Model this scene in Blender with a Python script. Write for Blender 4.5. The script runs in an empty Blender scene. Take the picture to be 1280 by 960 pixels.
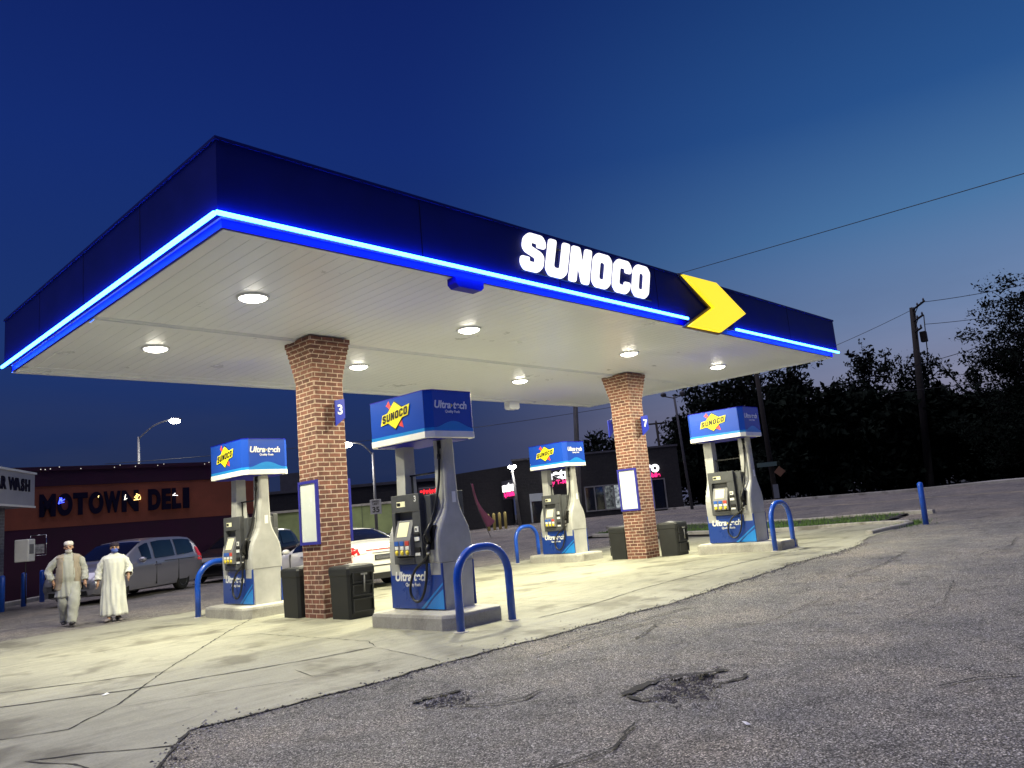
import bpy, math, random
from mathutils import Vector, Matrix
PI = math.pi
rnd = random.Random(7)
scene = bpy.context.scene
COL = scene.collection
def S(t):
    t = max(0.0, min(1.0, t)); return t*t*(3-2*t)
def gz(x, y):
    """height of the ground: flat at the pumps, a slight hump by the drive, rising across the street"""
    return .12*S((x-9)/6)*S((13-y)/5) + .82*S((x-20)/22)
# ------------------------------------------------------------------ materials
def mat(name, col, rough=.6, metal=0., emit=None, estr=0., noise=None, bump=None, spec=None, coat=0.):
    m = bpy.data.materials.new(name); m.use_nodes = True
    nt = m.node_tree; b = nt.nodes['Principled BSDF']
    b.inputs['Base Color'].default_value = (*col, 1)
    b.inputs['Roughness'].default_value = rough
    b.inputs['Metallic'].default_value = metal
    if spec is not None: b.inputs['Specular IOR Level'].default_value = spec
    if coat: b.inputs['Coat Weight'].default_value = coat; b.inputs['Coat Roughness'].default_value = .06
    if emit:
        b.inputs['Emission Color'].default_value = (*emit, 1); b.inputs['Emission Strength'].default_value = estr
    tc = nt.nodes.new('ShaderNodeTexCoord')
    if noise:   # (scale, amount): wear and dirt
        n = nt.nodes.new('ShaderNodeTexNoise'); n.inputs['Scale'].default_value = noise[0]; n.inputs['Detail'].default_value = 8; n.inputs['Roughness'].default_value = .65
        nt.links.new(tc.outputs['Object'], n.inputs['Vector'])
        r = nt.nodes.new('ShaderNodeValToRGB'); a = noise[1]
        r.color_ramp.elements[0].position = .35; r.color_ramp.elements[1].position = .68
        r.color_ramp.elements[0].color = (*[c*(1-a) for c in col], 1)
        r.color_ramp.elements[1].color = (*[min(1, c*(1+a)) for c in col], 1)
        nt.links.new(n.outputs['Fac'], r.inputs['Fac']); nt.links.new(r.outputs['Color'], b.inputs['Base Color'])
        mr = nt.nodes.new('ShaderNodeMapRange'); mr.inputs['To Min'].default_value = max(.02, rough-.1); mr.inputs['To Max'].default_value = min(1, rough+.12)
        nt.links.new(n.outputs['Fac'], mr.inputs['Value']); nt.links.new(mr.outputs['Result'], b.inputs['Roughness'])
    if bump:
        n = nt.nodes.new('ShaderNodeTexNoise'); n.inputs['Scale'].default_value = bump[0]; n.inputs['Detail'].default_value = 6
        nt.links.new(tc.outputs['Object'], n.inputs['Vector'])
        bp = nt.nodes.new('ShaderNodeBump'); bp.inputs['Strength'].default_value = bump[1]; bp.inputs['Distance'].default_value = .02
        nt.links.new(n.outputs['Fac'], bp.inputs['Height']); nt.links.new(bp.outputs['Normal'], b.inputs['Normal'])
    return m
def N(nt, t, **kw):
    n = nt.nodes.new(t)
    for k, v in kw.items():
        if k in n.inputs: n.inputs[k].default_value = v
        else: setattr(n, k, v)
    return n
def mathn(nt, op, a, b=None, clamp=False):
    n = nt.nodes.new('ShaderNodeMath'); n.operation = op; n.use_clamp = clamp
    for i, v in enumerate((a, b)):
        if v is None: continue
        if isinstance(v, (int, float)): n.inputs[i].default_value = v
        else: nt.links.new(v, n.inputs[i])
    return n.outputs[0]
def mixc(nt, f, a, b, mode='MIX'):
    n = nt.nodes.new('ShaderNodeMix'); n.data_type = 'RGBA'; n.blend_type = mode
    for i, v in ((0, f), (6, a), (7, b)):
        if isinstance(v, (int, float)): n.inputs[i].default_value = v
        elif isinstance(v, tuple): n.inputs[i].default_value = (*v, 1)
        else: nt.links.new(v, n.inputs[i])
    return n.outputs[2]
def ramp(nt, f, *stops):
    r = nt.nodes.new('ShaderNodeValToRGB'); e = r.color_ramp.elements
    while len(e) < len(stops): e.new(.5)
    for k, (p, c) in enumerate(stops):
        e[k].position = p; e[k].color = (*((c,)*3 if isinstance(c, (int, float)) else c), 1)
    nt.links.new(f, r.inputs['Fac']); return r.outputs['Color']
def base(name):
    m = bpy.data.materials.new(name); m.use_nodes = True; nt = m.node_tree
    return m, nt, nt.nodes['Principled BSDF'], nt.nodes.new('ShaderNodeTexCoord').outputs['Object']
def noise(nt, v, scale, detail=6, rough=.6, dist=0.):
    n = N(nt, 'ShaderNodeTexNoise', Scale=scale, Detail=detail, Roughness=rough, Distortion=dist); nt.links.new(v, n.inputs['Vector']); return n.outputs['Fac']
def asphalt_mat(name, dark=.05, light=.14, big=(.10, .115), tint=(1., .96, .93)):
    m, nt, b, tc = base(name)
    vo = N(nt, 'ShaderNodeTexVoronoi', Scale=105.); nt.links.new(tc, vo.inputs['Vector'])
    sep = N(nt, 'ShaderNodeSeparateColor'); nt.links.new(vo.outputs['Color'], sep.inputs[0])
    stone = ramp(nt, sep.outputs[0], (0, dark*.5), (.2, dark), (.55, (dark+light)/2), (.86, light), (.95, light*1.6), (1, light*2.1))
    edge = ramp(nt, vo.outputs['Distance'], (.0, 1.), (.45, .9), (.75, .35))
    c = mixc(nt, 1., stone, edge, 'MULTIPLY')
    fine = ramp(nt, noise(nt, tc, 150, 3), (.3, .6), (.7, 1.35)); c = mixc(nt, 1., c, fine, 'MULTIPLY')
    patch = ramp(nt, noise(nt, tc, .55, 8, .7), (.3, (tint[0]*.62, tint[1]*.64, tint[2]*.72)), (.5, tint), (.70, (tint[0]*1.38, tint[1]*1.3, tint[2]*1.18)))  # broad tan and violet tints: coloured light put into the asphalt's own mottling
    c = mixc(nt, 1., c, patch, 'MULTIPLY')
    st = ramp(nt, noise(nt, tc, 2.3, 8, .75, .6), (.32, .5), (.48, 1.), (.75, 1.15)); c = mixc(nt, 1., c, st, 'MULTIPLY')
    vc = N(nt, 'ShaderNodeTexVoronoi', Scale=.95); vc.feature = 'DISTANCE_TO_EDGE'
    wob = N(nt, 'ShaderNodeTexNoise', Scale=2.2, Detail=7., Roughness=.7); nt.links.new(tc, wob.inputs['Vector'])
    va = N(nt, 'ShaderNodeVectorMath'); va.operation = 'ADD'; nt.links.new(tc, va.inputs[0])
    sc = N(nt, 'ShaderNodeVectorMath'); sc.operation = 'SCALE'; sc.inputs['Scale'].default_value = .9; nt.links.new(wob.outputs['Color'], sc.inputs[0]); nt.links.new(sc.outputs[0], va.inputs[1])
    nt.links.new(va.outputs[0], vc.inputs['Vector'])
    crk = mathn(nt, 'LESS_THAN', vc.outputs['Distance'], .006)
    gate = mathn(nt, 'GREATER_THAN', noise(nt, tc, .8, 3), .56)
    cr = mathn(nt, 'MULTIPLY', crk, gate)
    c = mixc(nt, mathn(nt, 'MULTIPLY', cr, .8), c, (.012, .012, .014))
    nt.links.new(c, b.inputs['Base Color']); b.inputs['Roughness'].default_value = .82
    hgt = mathn(nt, 'ADD', mathn(nt, 'MULTIPLY', vo.outputs['Distance'], -1.), mathn(nt, 'MULTIPLY', noise(nt, tc, 9, 6, .7), 2.2))
    hgt = mathn(nt, 'SUBTRACT', hgt, mathn(nt, 'MULTIPLY', cr, 1.5))
    bp = N(nt, 'ShaderNodeBump', Strength=.75, Distance=.012); nt.links.new(hgt, bp.inputs['Height']); nt.links.new(bp.outputs['Normal'], b.inputs['Normal'])
    return m
def concrete_mat(name, col, amt=.22):
    m, nt, b, tc = base(name)
    a = ramp(nt, noise(nt, tc, .35, 9, .72, .3), (.3, tuple(c*(1-amt) for c in col)), (.5, col), (.72, tuple(c*(1+amt*.6) for c in col)))
    st = ramp(nt, noise(nt, tc, 1.7, 9, .8, 1.2), (.28, .6), (.45, .95), (.7, 1.06)); a = mixc(nt, 1., a, st, 'MULTIPLY')
    oil = ramp(nt, noise(nt, tc, .9, 4, .6, .2), (.36, (.42, .40, .38)), (.46, 1.)); a = mixc(nt, .8, a, oil, 'MULTIPLY')
    fi = ramp(nt, noise(nt, tc, 55, 4, .7), (.3, .82), (.7, 1.12)); a = mixc(nt, 1., a, fi, 'MULTIPLY')
    mp = N(nt, 'ShaderNodeMapping'); mp.inputs['Scale'].default_value = (.25, 2.6, 1); nt.links.new(tc, mp.inputs['Vector'])
    sw = ramp(nt, noise(nt, mp.outputs[0], 2.5, 6, .7), (.35, .86), (.6, 1.05)); a = mixc(nt, 1., a, sw, 'MULTIPLY')
    nt.links.new(a, b.inputs['Base Color']); b.inputs['Roughness'].default_value = .72
    bp = N(nt, 'ShaderNodeBump', Strength=.35, Distance=.006); nt.links.new(noise(nt, tc, 40, 8, .75), bp.inputs['Height']); nt.links.new(bp.outputs['Normal'], b.inputs['Normal'])
    return m
def brick_mat(name, c1, c2, mortar, bw=.235, rh=.08, ms=.009):
    m, nt, b, tc = base(name)
    s = N(nt, 'ShaderNodeSeparateXYZ'); nt.links.new(tc, s.inputs[0])
    u = mathn(nt, 'ADD', s.outputs[0], s.outputs[1]); cb = N(nt, 'ShaderNodeCombineXYZ'); nt.links.new(u, cb.inputs[0]); nt.links.new(s.outputs[2], cb.inputs[1])
    br = N(nt, 'ShaderNodeTexBrick', Scale=1.); br.inputs['Color1'].default_value = (*c1, 1); br.inputs['Color2'].default_value = (*c2, 1); br.inputs['Mortar'].default_value = (*mortar, 1)
    br.inputs['Mortar Size'].default_value = ms; br.inputs['Mortar Smooth'].default_value = .15; br.inputs['Bias'].default_value = -.1
    br.inputs['Brick Width'].default_value = bw; br.inputs['Row Height'].default_value = rh
    nt.links.new(cb.outputs[0], br.inputs['Vector'])
    v = ramp(nt, noise(nt, tc, 7, 6, .75), (.3, .55), (.7, 1.35)); c = mixc(nt, 1., br.outputs['Color'], v, 'MULTIPLY')
    v2 = ramp(nt, noise(nt, tc, 60, 4, .7), (.3, .85), (.7, 1.15)); c = mixc(nt, 1., c, v2, 'MULTIPLY')
    nt.links.new(c, b.inputs['Base Color']); b.inputs['Roughness'].default_value = .85
    h = mathn(nt, 'ADD', mathn(nt, 'MULTIPLY', br.outputs['Fac'], -1.), mathn(nt, 'MULTIPLY', noise(nt, tc, 45, 5), .3))
    bp = N(nt, 'ShaderNodeBump', Strength=.8, Distance=.008); nt.links.new(h, bp.inputs['Height']); nt.links.new(bp.outputs['Normal'], b.inputs['Normal'])
    return m
M = {}
M['asphalt'] = asphalt_mat('asphalt aggregate', .10, .44, tint=(1., .95, .86))
M['road'] = asphalt_mat('road asphalt', .13, .38, tint=(1., .92, .82))
M['soil'] = mat('verge soil', (.035, .034, .03), .95, noise=(.6, .4), bump=(6, .6))
M['grass'] = mat('grass blades', (.075, .15, .03), .8, noise=(3, .4))
M['concrete'] = concrete_mat('forecourt concrete', (.305, .30, .232), .32)
M['concrete_old'] = concrete_mat('kerb concrete', (.40, .385, .35), .3)
M['island'] = concrete_mat('island concrete', (.50, .48, .42), .2)
M['crack'] = mat('dirty joint filler', (.03, .028, .027), .95, noise=(20, .4))
M['brick'] = brick_mat('red brick', (.19, .075, .052), (.105, .042, .034), (.46, .35, .28))
M['greybrick'] = brick_mat('grey painted brick', (.16, .16, .19), (.13, .13, .16), (.24, .24, .27), .4, .1)
M['block'] = brick_mat('dark painted block', (.018, .018, .021), (.014, .014, .018), (.012, .012, .014), .4, .2)
M['navy'] = mat('navy painted fascia metal', (.003, .0085, .15), .6, .0, noise=(1.5, .12), spec=.15)
M['strip'] = mat('blue trim metal', (.002, .002, .36), .45, spec=.15)
M['led'] = mat('blue led tube', (.1, .2, .6), .3, emit=(.022, .15, 1.0), estr=30)
M['soffit'] = mat('white soffit metal', (.74, .77, .82), .30, noise=(.9, .02))
M['white'] = mat('white painted metal', (.78, .78, .76), .4, noise=(4, .05))
M['sign_w'] = mat('lit white acrylic', (.8, .8, .8), .3, emit=(1, .98, .95), estr=1.5)
M['sign_y'] = mat('lit yellow acrylic', (.8, .6, .05), .3, emit=(1.0, .74, .012), estr=1.1)
M['sign_edge'] = mat('dark sign return', (.10, .06, .03), .45)
M['lamp'] = mat('lit lens', (.9, .9, .85), .3, emit=(1, .94, .78), estr=26)
M['pole'] = mat('galvanised pole', (.22, .22, .23), .5, .4, noise=(3, .15))
M['darkpole'] = mat('dark pole paint', (.06, .06, .075), .6, noise=(3, .2))
M['wood'] = mat('weathered pole wood', (.018, .015, .014), .9, noise=(5, .3))
M['blue'] = mat('blue guard paint', (.008, .075, .48), .3, noise=(6, .14), coat=.3)
M['grey'] = mat('light grey dispenser paint', (.42, .42, .41), .42, noise=(1.6, .16))
M['dgrey'] = mat('charcoal dispenser plastic', (.075, .078, .085), .45, noise=(8, .12))
M['mgrey'] = mat('mid grey plastic', (.19, .19, .2), .45)
M['black'] = mat('black rubber', (.012, .012, .013), .42)
M['bin'] = mat('black moulded plastic', (.013, .014, .016), .5, noise=(5, .25), bump=(120, .15))
M['pump_blue'] = mat('dispenser blue vinyl', (.010, .045, .26), .28, noise=(.8, .12))
M['head_blue'] = mat('header blue vinyl', (.012, .060, .40), .25)
M['light_blue'] = mat('light blue vinyl', (.015, .22, .62), .28)
M['logo_y'] = mat('yellow vinyl', (.85, .75, .02), .35)
M['logo_r'] = mat('red vinyl', (.72, .06, .06), .35)
M['logo_k'] = mat('black vinyl', (.012, .012, .014), .35)
M['logo_w'] = mat('white vinyl', (.82, .82, .80), .35)
M['screen'] = mat('lit display', (.6, .58, .35), .3, emit=(.95, .9, .6), estr=.45)
M['btn_b'] = mat('blue button', (.03, .12, .5), .4); M['btn_r'] = mat('red button', (.6, .07, .05), .4); M['btn_y'] = mat('yellow button', (.8, .62, .03), .4)
M['chrome'] = mat('bright metal', (.6, .6, .62), .2, 1.)
M['glass'] = mat('dark car glass', (.006, .007, .012), .06, spec=.8)
M['tyre'] = mat('tyre rubber', (.012, .012, .012), .8); M['rim'] = mat('alloy rim', (.38, .38, .4), .35, .8)
M['skin'] = mat('skin', (.42, .24, .16), .55); M['skin2'] = mat('darker skin', (.34, .2, .13), .55)
M['deli_red'] = mat('dark maroon render', (.034, .004, .026), .85, noise=(1, .2), bump=(30, .3))
M['deli_orange'] = mat('orange render', (.23, .062, .036), .85, noise=(.7, .2), bump=(30, .3))
M['letter_dark'] = mat('unlit navy letter', (.006, .004, .022), .7, spec=.1)
M['bark'] = mat('bark', (.010, .009, .009), .95, noise=(5, .3), spec=.1)
M['leaf'] = mat('dark tree leaf', (.008, .012, .009), .9, noise=(.5, .4), spec=.05)
# ------------------------------------------------------------------ mesh helpers
class MB:
    def __init__(s): s.v = []; s.f = []; s.mi = []; s.sm = []; s.cur = 0
    def add(s, vs, fs, smooth=False):
        o = len(s.v); s.v += [tuple(v) for v in vs]; s.f += [tuple(i+o for i in f) for f in fs]
        s.mi += [s.cur]*len(fs); s.sm += [smooth]*len(fs); return s
    def box(s, x0, x1, y0, y1, z0, z1):
        v = [(x, y, z) for x in (x0, x1) for y in (y0, y1) for z in (z0, z1)]
        return s.add(v, [(0,1,3,2), (4,6,7,5), (0,4,5,1), (2,3,7,6), (0,2,6,4), (1,5,7,3)])
    def bbox(s, x0, x1, y0, y1, z0, z1, b=.01):
        """box with chamfered edges"""
        cx, cy, cz = (x0+x1)/2, (y0+y1)/2, (z0+z1)/2; hx, hy, hz = abs(x1-x0)/2, abs(y1-y0)/2, abs(z1-z0)/2
        vs = []; idx = {}
        for sx in (-1, 1):
            for sy in (-1, 1):
                for sz in (-1, 1):
                    for k in range(3):
                        d = [hx-b, hy-b, hz-b]; d[k] += b
                        idx[(sx, sy, sz, k)] = len(vs); vs.append((cx+sx*d[0], cy+sy*d[1], cz+sz*d[2]))
        fs = []
        for k in range(3):
            a, c = (k+1) % 3, (k+2) % 3
            for sg in (-1, 1):
                q = []
                for (p, r) in ((-1,-1), (1,-1), (1,1), (-1,1)):
                    t = [0,0,0]; t[k] = sg; t[a] = p; t[c] = r; q.append(idx[(*t, k)])
                fs.append(q if sg > 0 else q[::-1])
                # edges between faces a and c, running along k
            for p in (-1, 1):
                for r in (-1, 1):
                    t1 = [0,0,0]; t1[k] = -1; t1[a] = p; t1[c] = r; t2 = list(t1); t2[k] = 1
                    q = [idx[(*t1, a)], idx[(*t2, a)], idx[(*t2, c)], idx[(*t1, c)]]
                    fs.append(q if p*r < 0 else q[::-1])
        for sx in (-1, 1):
            for sy in (-1, 1):
                for sz in (-1, 1):
                    q = [idx[(sx, sy, sz, k)] for k in range(3)]; fs.append(q if sx*sy*sz > 0 else q[::-1])
        return s.add(vs, fs)
    def prism(s, pts, z0, z1, smooth=False):
        n = len(pts); v = [(x, y, z0) for x, y in pts]+[(x, y, z1) for x, y in pts]
        return s.add(v, [tuple(range(n))[::-1], tuple(range(n, 2*n))]+[(i, (i+1) % n, n+(i+1) % n, n+i) for i in range(n)], smooth)
    def prism_ax(s, pts, a0, a1, fn, smooth=False):
        """prism of 2D pts, fn(u, v, w) -> xyz"""
        n = len(pts); v = [fn(x, y, a0) for x, y in pts]+[fn(x, y, a1) for x, y in pts]
        return s.add(v, [tuple(range(n))[::-1], tuple(range(n, 2*n))]+[(i, (i+1) % n, n+(i+1) % n, n+i) for i in range(n)], smooth)
    def loft(s, rings, smooth=True, cap=True):
        n = len(rings[0]); v = [p for r in rings for p in r]; f = []
        for k in range(len(rings)-1):
            for i in range(n): f.append((k*n+i, k*n+(i+1) % n, (k+1)*n+(i+1) % n, (k+1)*n+i))
        if cap: f += [tuple(range(n))[::-1], tuple((len(rings)-1)*n+i for i in range(n))]
        return s.add(v, f, smooth)
    def tube(s, path, r, n=10, smooth=True, cap=True):
        path = [Vector(p) for p in path]; rs = r if isinstance(r, (list, tuple)) else [r]*len(path)
        rings = []; up = None
        for i, p in enumerate(path):
            t = (path[min(i+1, len(path)-1)]-path[max(i-1, 0)]).normalized()
            if up is None: up = Vector((0, 0, 1)) if abs(t.z) < .9 else Vector((1, 0, 0))
            a = t.cross(up)
            if a.length < 1e-4: a = t.orthogonal()
            a.normalize(); up = a.cross(t).normalized(); b = up
            rings.append([p+(a*math.cos(2*PI*k/n)+b*math.sin(2*PI*k/n))*rs[i] for k in range(n)])
        return s.loft(rings, smooth, cap)
    def cyl(s, x, y, z0, z1, r, r1=None, n=16, smooth=True):
        return s.tube([(x, y, z0), (x, y, z1)], [r, r if r1 is None else r1], n, smooth)
    def ell(s, c, r, nu=14, nv=9):
        v = []; f = []
        for j in range(nv+1):
            ph = PI*j/nv
            for i in range(nu): th = 2*PI*i/nu; v.append((c[0]+r[0]*math.sin(ph)*math.cos(th), c[1]+r[1]*math.sin(ph)*math.sin(th), c[2]+r[2]*math.cos(ph)))
        for j in range(nv):
            for i in range(nu): f.append((j*nu+i, (j+1)*nu+i, (j+1)*nu+(i+1) % nu, j*nu+(i+1) % nu))
        return s.add(v, f, True)
    def lathe(s, prof, n=24, fn=lambda a, r, h: (r*math.cos(a), r*math.sin(a), h)):
        rings = [[fn(2*PI*i/n, r, h) for i in range(n)] for r, h in prof]
        return s.loft(rings)
    def flat(s, vf, o, ux, uy, k=1.0, dz=0.):
        """place 2D-built verts/faces (text, logos) on a plane: origin o, axes ux, uy"""
        o, ux, uy = Vector(o), Vector(ux), Vector(uy); n = ux.cross(uy)
        return s.add([o+ux*(p[0]*k)+uy*(p[1]*k)+n*(p[2]*k+dz) for p in vf[0]], vf[1])
    def build(s, name, m, parent=None, kind=None):
        me = bpy.data.meshes.new(name); me.from_pydata(s.v, [], s.f)
        for mm in (m if isinstance(m, (list, tuple)) else [m]): me.materials.append(mm if not isinstance(mm, str) else M[mm])
        me.polygons.foreach_set('material_index', s.mi); me.polygons.foreach_set('use_smooth', s.sm); me.update()
        o = bpy.data.objects.new(name, me); COL.objects.link(o)
        if parent: o.parent = parent
        if kind: o['kind'] = kind
        return o
def norm_fix(o):
    import bmesh
    bm = bmesh.new(); bm.from_mesh(o.data); bmesh.ops.recalc_face_normals(bm, faces=bm.faces); bm.to_mesh(o.data); bm.free(); return o
def thing(name, label, cat, loc=(0, 0, 0), rz=0, group=None):
    o = bpy.data.objects.new(name, None); COL.objects.link(o); o.location = loc; o.rotation_euler = (0, 0, rz); o.empty_display_size = .2
    return tag(o, label, cat, group)
def tag(o, label, cat, group=None):
    o['label'] = label; o['category'] = cat
    if group: o['group'] = group
    return o
def copy_tree(o, parent=None):
    c = o.copy(); COL.objects.link(c); c.parent = parent
    for ch in [x for x in COL.objects if x.parent == o]: copy_tree(ch, c)
    return c
def place_copy(o, loc, label, rz=None, group=None):
    c = copy_tree(o); c.location = loc; c['label'] = label
    if rz is not None: c.rotation_euler = (0, 0, rz)
    if group: c['group'] = group
    return c
def eval_mesh(o):
    dg = bpy.context.evaluated_depsgraph_get(); me = bpy.data.meshes.new_from_object(o.evaluated_get(dg)); return me
def from_curve(cu):
    o = bpy.data.objects.new('tmp', cu); COL.objects.link(o); bpy.context.view_layer.update()
    me = eval_mesh(o); r = ([tuple(v.co) for v in me.vertices], [tuple(p.vertices) for p in me.polygons])
    bpy.data.objects.remove(o); bpy.data.meshes.remove(me); bpy.data.curves.remove(cu); return r
def shape(contours, depth=.001, bevel=0., shear=0.):
    cu = bpy.data.curves.new('tmp', 'CURVE'); cu.dimensions = '2D'; cu.fill_mode = 'BOTH'; cu.extrude = depth/2; cu.bevel_depth = bevel; cu.bevel_resolution = 1
    for c in contours:
        sp = cu.splines.new('POLY'); sp.points.add(len(c)-1); sp.use_cyclic_u = True
        for k, (x, y) in enumerate(c): sp.points[k].co = (x+shear*y, y, 0, 1)
    return from_curve(cu)
def text(t, size=1., depth=.001, shear=0., bold=0., align='CENTER', space=1.):
    cu = bpy.data.curves.new('tmp', 'FONT'); cu.body = t; cu.size = size; cu.extrude = depth/2; cu.shear = shear; cu.offset = bold
    cu.align_x = align; cu.align_y = 'CENTER'; cu.space_character = space
    return from_curve(cu)
def sprite(pts, n=5):
    """Catmull-Rom through pts"""
    P = [Vector(p) for p in pts]; out = []
    for i in range(len(P)-1):
        a, b, c, d = P[max(i-1, 0)], P[i], P[i+1], P[min(i+2, len(P)-1)]
        for k in range(n):
            t = k/n; out.append(.5*((2*b)+(c-a)*t+(2*a-5*b+4*c-d)*t*t+(3*b-a-3*c+d)*t**3))
    out.append(P[-1]); return out
# heavy block capitals for the canopy sign, on a 10 x 12 grid
G = {
 'S': [[(10,7.9),(10,10),(8,12),(2,12),(0,10),(0,7.1),(1.4,5.7),(6.2,4.4),(6.2,3),(3.8,3),(3.8,4.3),(0,4.3),(0,2),(2,0),(8,0),(10,2),(10,5.2),(8.6,6.6),(3.8,7.9),(3.8,9.1),(6.2,9.1),(6.2,7.9)]],
 'U': [[(0,12),(0,2),(2,0),(8,0),(10,2),(10,12),(6.4,12),(6.4,3),(3.6,3),(3.6,12)]],
 'N': [[(0,0),(0,12),(3.9,12),(6.3,6.2),(6.3,12),(10,12),(10,0),(6.3,0),(3.7,5.9),(3.7,0)]],
 'O': [[(2,0),(8,0),(10,2),(10,10),(8,12),(2,12),(0,10),(0,2)], [(3.75,3),(6.25,3),(6.25,9),(3.75,9)]],
 'C': [[(10,7.6),(6.4,7.6),(6.4,9),(3.6,9),(3.6,3),(6.4,3),(6.4,4.4),(10,4.4),(10,2),(8,0),(2,0),(0,2),(0,10),(2,12),(8,12),(10,10)]]}
def rounded(c, r):
    out = []; n = len(c)
    for i in range(n):
        p, a, b = Vector(c[i]), Vector(c[i-1]), Vector(c[(i+1) % n]); u, v = a-p, b-p; q = min(r, u.length*.45, v.length*.45); s0, s1 = p+u.normalized()*q, p+v.normalized()*q
        for t in (0, .33, .67, 1): out.append(tuple(s0*(1-t)**2+p*2*t*(1-t)+s1*t*t))
    return out
def word_blocks(w, lw, lh, gap, depth, bevel, shear):
    out = []; x = 0
    for ch in w:
        out.append(shape([[(x+px/10*lw, py/12*lh) for px, py in rounded(c, .95 if depth > .01 else .7)] for c in G[ch]], depth, bevel, shear)); x += lw+gap
    return out, x-gap
# ------------------------------------------------------------------ ground
def grid(name, xs, ys, m, dz=0., edge=None, disp=None, kind='structure'):
    mb = MB(); nx, ny = len(xs), len(ys); vs = []
    for j, y in enumerate(ys):
        for i, x in enumerate(xs):
            X, Y = edge(x, y) if edge else (x, y)
            vs.append((X, Y, gz(X, Y)+dz+(disp(X, Y) if disp else 0)))
    mb.add(vs, [(j*nx+i, j*nx+i+1, (j+1)*nx+i+1, (j+1)*nx+i) for j in range(ny-1) for i in range(nx-1)], True)
    return mb.build(name, m, None, kind)
def lin(a, b, n): return [a+(b-a)*i/(n-1) for i in range(n)]
gx = [-400, -200, -80, -30]+lin(-10, 60, 71)+[80, 130, 250, 450]
grid('ground', gx, [-400, -150, -50]+lin(-20, 60, 41)+[90, 150, 300, 450], 'soil', -.10)
def wob(x, s=1.):
    return s*.55*(.05*math.sin(x*2.3+1)+.035*math.sin(x*5.1+.4)+.02*math.sin(x*11.7)+.012*math.sin(x*27))
# edge between concrete and asphalt: runs along x, turns towards the viewer on the left
def yedge(x):
    if x > 2.76: return 6.38+wob(x)+.9*S((x-16)/5)
    return 6.38-(2.76-x)*1.35+wob(x)
def conc_edge(x, y):   # y in 0..1
    y0 = yedge(x); return x, y0+(17.0-y0)*y
grid('concrete_forecourt', lin(-6, 2.6, 60)+lin(2.76, 24.2, 300), lin(0, 1, 30), 'concrete', .004, conc_edge)
def sm_bump(x, y, cx, cy, rx, ry, h):
    d = ((x-cx)/rx)**2+((y-cy)/ry)**2; return -h*S(1.15-d)
def pot(x, y):
    w = .014*math.sin(x*9+y*5)*math.sin(y*8.3-x*3)
    d = max(((x-5.42)*.92+(y-3.52)*.55)/.52, -((x-5.42)*.92+(y-3.52)*.55)/.52, abs(-(x-5.42)*.5+(y-3.52)*.86)/.20)
    d += .22*math.sin(x*17+y*9)+.12*math.sin(x*41-y*33)
    w *= .35*S((6.0-y)*2)
    rough = .5*math.sin(x*31+2*math.sin(y*23))*math.sin(y*37+2*math.sin(x*19))+.5*math.sin(x*71+y*13)*math.sin(y*83-x*29)
    return w-.006*S((y-6.0)*3)-S((1.12-d)*5)*(.045+.02*rough)-.03*S(1.3-((x-4.3)/.3)**2-((y-5.1)/.2)**2+.5*rough)
grid('asphalt_lot', [-12, -8, -5, -3, -1, 0, 1]+lin(1.5, 9, 250)+lin(9.2, 21, 60)+[22, 23, 24.2], [-14, -9, -6, -3, -1.5, -.5]+lin(0, 1.3, 8)+lin(1.4, 7.6, 210), 'asphalt', 0., None, pot)
grid('side_lot', lin(-14, 26, 60), lin(17.0, 40, 30), 'road', -.003)
grid('driveway_apron', lin(0, 1, 8), lin(-30, 8.3, 50), 'road', -.006, lambda u, y: (24.0+u*(3.6+(y-8)*.22), y))
grid('far_side_lot', lin(0, 1, 8), lin(21.6, 62, 40), 'road', -.006, lambda u, y: (24.5+u*(3.1+(y-8)*.22), y))
grid('street', lin(0, 1, 12), lin(-30, 62, 90), 'road', 0., lambda u, y: (24.4+(y-8)*.22+3+u*(11.6-(y-20)*.0), y))
# far pavement beyond the street
grid('far_pavement', lin(0, 1, 4), lin(-30, 62, 60), 'concrete_old', .1, lambda u, y: (39.1+(y-8)*.22+u*1.6, y))
# faint lane line along the street
grid('lane_marking', lin(0, 1, 2), lin(-30, 60, 60), mat('worn road paint', (.42, .36, .22), .8, noise=(2, .5)), .006, lambda u, y: (33.0+(y-8)*.22+u*.12, y))
# kerbed verge between the forecourt and the street
def verge_x(y): return 24.1+(y-8)*.22
grid('verge', lin(0, 1, 6), lin(8.4, 21.5, 40), 'soil', .05, lambda u, y: (verge_x(y)+.18+u*2.5, y))
def kerb(name, pts, w=.16, h=.12, m='concrete_old'):
    mb = MB(); vs = []; n = len(pts)
    for i, (x, y) in enumerate(pts):
        a = Vector(pts[max(i-1, 0)]); b = Vector(pts[min(i+1, n-1)]); t = (b-a).normalized(); p = Vector((-t.y, t.x))*w/2; z = gz(x, y)
        for (o, zz) in ((1, -.05), (1, h-.02), (.8, h), (-.8, h), (-1, h-.02), (-1, -.05)): vs.append((x+p.x*o, y+p.y*o, z+zz))
    fs = [(i*6+k, i*6+k+1, (i+1)*6+k+1, (i+1)*6+k) for i in range(n-1) for k in range(5)]+[(0,1,2,3,4,5), tuple((n-1)*6+k for k in (5,4,3,2,1,0))]
    mb.add(vs, fs); return mb.build(name, m, None, 'structure')
kerb('kerb', [(verge_x(y)+.08, y) for y in lin(8.4, 21.5, 30)], .14, .08)
kerb('kerb', [(verge_x(y)+2.75, y) for y in lin(7.6, 23, 30)])
kerb('kerb', [(20.9, 7.55), (21.8, 7.5), (22.8, 7.35), (23.4, 7.3), (24.0, 7.6), (24.17, 8.35)], .18, .09)
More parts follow.
